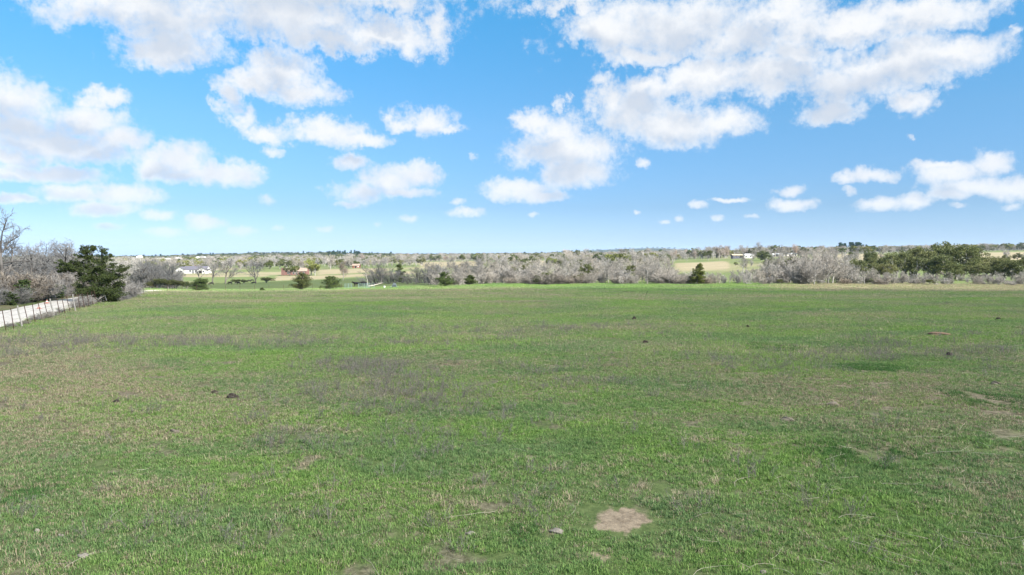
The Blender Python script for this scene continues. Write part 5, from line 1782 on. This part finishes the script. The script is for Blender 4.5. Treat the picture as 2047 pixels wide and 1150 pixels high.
# ------------------------------------------------------------------ ranch odds and ends by the grey brush
def ranch_things():
    teal = plain('painted_pipe', (0.25, 0.36, 0.34), (0.18, 0.27, 0.27), .5, 4)
    pale = plain('dead_wood', (0.50, 0.46, 0.40), (0.34, 0.30, 0.26), .9, 5)
    char = plain('rotting_log', (0.025, 0.022, 0.02), (0.05, 0.043, 0.037), .95, 4)
    for px, d, L, rz, lab in [(728, 152, 2.6, .1, 'pale green pipe panel, left of the joined pair before the fallen trunk'), (740, 150, 1.9, -.35, 'pale green pipe panel, right of the joined pair before the fallen trunk'), (696, 150, 1.5, .05, 'lone faint pipe panel right of the round dark cedar')]:
        e = empty('livestock_panel', at(px, d), rz); tag(e, lab, 'panel', 'pipe panels by the brush')
        for sx in (-L / 2, 0, L / 2):
            MB().tube((sx, 0, -.1), (sx, 0, 1.15), .03).build('upright', teal, e)
        for z in (.2, .42, .64, .86, 1.12):
            MB().tube((-L / 2, .0, z), (L / 2, 0, z), .02).build('rail', teal, e)
    e = empty('mineral_feeder', at(788, 152)); tag(e, 'blue-grey hooded feeder on braced legs in the pasture', 'feeder')
    blue = plain('feeder_paint', (0.09, 0.11, 0.115), (0.06, 0.075, 0.08), .5, 5)
    MB().box(-.42, .42, -.35, .35, .22, .62).build('trough', blue, e)
    MB().poly([(-.48, -.4, .62), (.48, -.4, .62), (.48, .4, .62), (-.48, .4, .62), (-.12, -.1, 1.15), (.12, -.1, 1.15), (.12, .1, 1.15), (-.12, .1, 1.15)],
              [(3, 2, 1, 0), (4, 5, 6, 7), (0, 1, 5, 4), (1, 2, 6, 5), (2, 3, 7, 6), (3, 0, 4, 7)]).build('hood', blue, e)
    for sx in (-1, 1):
        MB().tube((sx * .45, -.3, .5), (sx * .95, -.3, 0), .03).build('brace', teal, e)
        for sy in (-.3, .3):
            MB().tube((sx * .38, sy, -.05), (sx * .38, sy, .24), .03).build('leg', blue, e)
    e = empty('bucket', at(768, 156)); tag(e, 'small white bucket on the grass left of the feeder', 'bucket')
    wh = plain('bucket_plastic', (.8, .8, .76))
    MB().tube((0, 0, 0), (0, 0, .42), .19, .24, 14).build('body', wh, e); MB().tube((0, 0, .42), (0, 0, .45), .255, .255, 14).build('rim', wh, e)
    def log(name, p0, p1, r, mat, lab, cat, seed, branches=3):
        rng = random.Random(seed)
        a, b = Vector(p0), Vector(p1)
        sg = []; q = a
        for i in range(6):
            q2 = a.lerp(b, (i + 1) / 6) + Vector((rng.uniform(-.08, .08), rng.uniform(-.1, .1), rng.uniform(-.07, .07)))
            sg.append((q, q2, r * (1 - i * .11), r * (1 - (i + 1) * .11)))
            q = q2
        e = empty(name, tuple(a)); tag(e, lab, cat)
        V, Fq = tubes(sg, 8); V = V - np.array(a)
        link('trunk', mesh_from(name, V, Fq, mat, True), e)
        for i in range(branches):
            p = a.lerp(b, rng.uniform(.4, .95)); t = p + Vector((rng.uniform(-.5, .5), rng.uniform(-.5, .5), rng.uniform(.5, 1.4)))
            V, Fq = tubes([(p, t, r * .35, r * .1)], 5)
            link('branch', mesh_from('branch', V - np.array(a), Fq, mat, True), e)
    def P(px, d, h=0.0):
        x, y, z = at(px, d); return (x, y, z + h)
    log('fallen_trunk', P(737, 176, .15), P(765, 181, .75), .17, pale, 'pale fallen tree trunk lying before the grey brush', 'log', 3)
    log('dead_snag', P(736, 180, -.1), P(731, 181, 3.6), .11, pale, 'thin pale dead snag standing at the fallen trunk', 'snag', 4, 4)
    log('rotting_log', P(746, 190, .3), P(764, 193, .7), .34, char, 'black rotting log behind the pale fallen trunk', 'log', 5, 1)
    # leaning stick out in the field
    x, y, z = on_row(1290, 592)
    e = empty('leaning_stake', (x, y, z)); tag(e, 'short dark stake leaning right alone in the field', 'stake')
    MB().tube((0, 0, -.1), (.28, .05, .62), .035, .03, 6).build('shaft', char, e)
    MB().tube((.26, .045, .55), (.30, .05, .60), .05, .045, 6).build('cap', char, e)
ranch_things()

# ------------------------------------------------------------------ stones, dung and ant mounds in the field
def lump(seed, sx, sy, sz, mat, rough=.35, name='lump', sub=3):
    bm = bmesh.new()
    bmesh.ops.create_icosphere(bm, subdivisions=sub, radius=1.0)
    rng = np.random.RandomState(seed)
    ph = rng.uniform(0, 6, (6, 3)); fr = rng.uniform(1.2, 4.5, (6, 3))
    for v in bm.verts:
        c = np.array(v.co)
        n = sum(math.sin(float((c * fr[i] + ph[i]).sum())) / (1 + i * .6) for i in range(6)) / 2.5
        k_ = 1 + rough * n
        z = v.co.z
        v.co = Vector((c[0] * sx * k_, c[1] * sy * k_, (z if z > -.3 else -.3) * sz * k_))
    me = bpy.data.meshes.new(name)
    bm.to_mesh(me); bm.free()
    me.materials.append(mat)
    return me

def field_bits():
    stone = plain('limestone', (0.25, 0.225, 0.19), (0.14, 0.125, 0.105), .9, 18)
    dung = plain('dry_dung', (0.030, 0.024, 0.019), (0.06, 0.05, 0.04), .95, 25)
    earth = plain('ant_hill_earth', (0.24, 0.155, 0.105), (0.15, 0.10, 0.072), .95, 20)
    litter = plain('grey_litter', (0.20, 0.17, 0.13), (0.11, 0.095, 0.075), .95, 22)
    S_ = [(165, 1110, 16, 8, stone, 'pale flat stone at the lower left, the larger of the left stones', 'stone'), (74, 1061, 10, 7, stone, 'small grey stone left of a pair in the lower left', 'stone'),
          (122, 1069, 11, 6, stone, 'small grey stone right of a pair in the lower left', 'stone'), (583, 988, 8, 5, stone, 'small cream stone alone in the green grass', 'stone'),
          (1112, 1060, 22, 8, stone, 'grey stone beside the bright tuft left of the sandy patch', 'stone'), (1053, 679, 6, 2.5, stone, 'tiny white stone in the middle of the field', 'stone'),
          (940, 1065, 14, 5, stone, 'half-sunk stone in bright grass left of the sandy patch', 'stone'), (1525, 1143, 10, 4, stone, 'thin pale stone chip at the bottom edge', 'stone')]
    S_ += [(430, 786, 11, 4, dung, 'small dark dung pat left of the larger one', 'dung'), (466, 793, 19, 5, dung, 'wide dark dung pat in the left field', 'dung'),
           (1897, 710, 9, 4.5, dung, 'black dung heap near the right edge', 'dung'), (1268, 637, 6, 3, dung, 'small black dung heap in the far middle field', 'dung'),
           (1996, 638, 7, 3, dung, 'dark dung heap in the far right field', 'dung'), (1495, 654, 4, 2.5, dung, 'tiny dark dung heap far out right of middle', 'dung'),
           (1290, 684, 8, 2.5, dung, 'flat dark dung pat in the middle field', 'dung'), (233, 804, 14, 3, dung, 'thin dark dung streak in the worn grass at left', 'dung')]
    S_ += [(1876, 667, 30, 6, earth, 'wide reddish earth mound in the right field', 'mound'), (1665, 808, 20, 7, litter, 'brown litter heap with pale sticks right of middle', 'mound'),
           (1990, 766, 11, 5, litter, 'small pale brown mound near the right edge', 'mound'), (1575, 838, 20, 5, litter, 'low grey litter heap before the brown one', 'mound'),
           (350, 862, 18, 5, litter, 'low grey litter heap in the left foreground', 'mound')]
    for i, (px, row, rx, ry, mat, lab, cat) in enumerate(S_):
        x, y, z = on_row(px, row + ry * .6)
        s = y / F
        flat = {'stone': .55, 'dung': .35, 'mound': .4}[cat]
        nm = {'stone': 'stone', 'dung': 'dung_heap', 'mound': 'earth_mound'}[cat]
        o = link(nm, lump(20 + i, rx * s * .7, rx * s * .5, max(.045, ry * 1.0 * s) if cat != 'dung' else max(.06, ry * 1.6 * s), mat, .34 if cat == 'stone' else .45), None, (x, y, z + (-.005 if cat == 'stone' else .02)), RNG.uniform(-.5, .5))
        tag(o, lab, cat, cat + 's in the field')
field_bits()

# ------------------------------------------------------------------ haze
def haze():
    m = bpy.data.materials.new('winter_haze')
    m.use_nodes = True
    t = m.node_tree
    t.nodes.clear()
    v = t.nodes.new('ShaderNodeVolumePrincipled')
    v.inputs['Color'].default_value = (0.52, 0.72, 1.0, 1)
    v.inputs['Density'].default_value = 0.00005
    v.inputs['Anisotropy'].default_value = 0.0
    o = t.nodes.new('ShaderNodeOutputMaterial')
    t.links.new(v.outputs[0], o.inputs['Volume'])
    ob = MB().box(-16500, 16500, -16500, 16500, -60, 140).build('haze', m)
    tag(ob, 'thin bluish winter haze over the far hills', 'haze', kind='stuff')
haze()
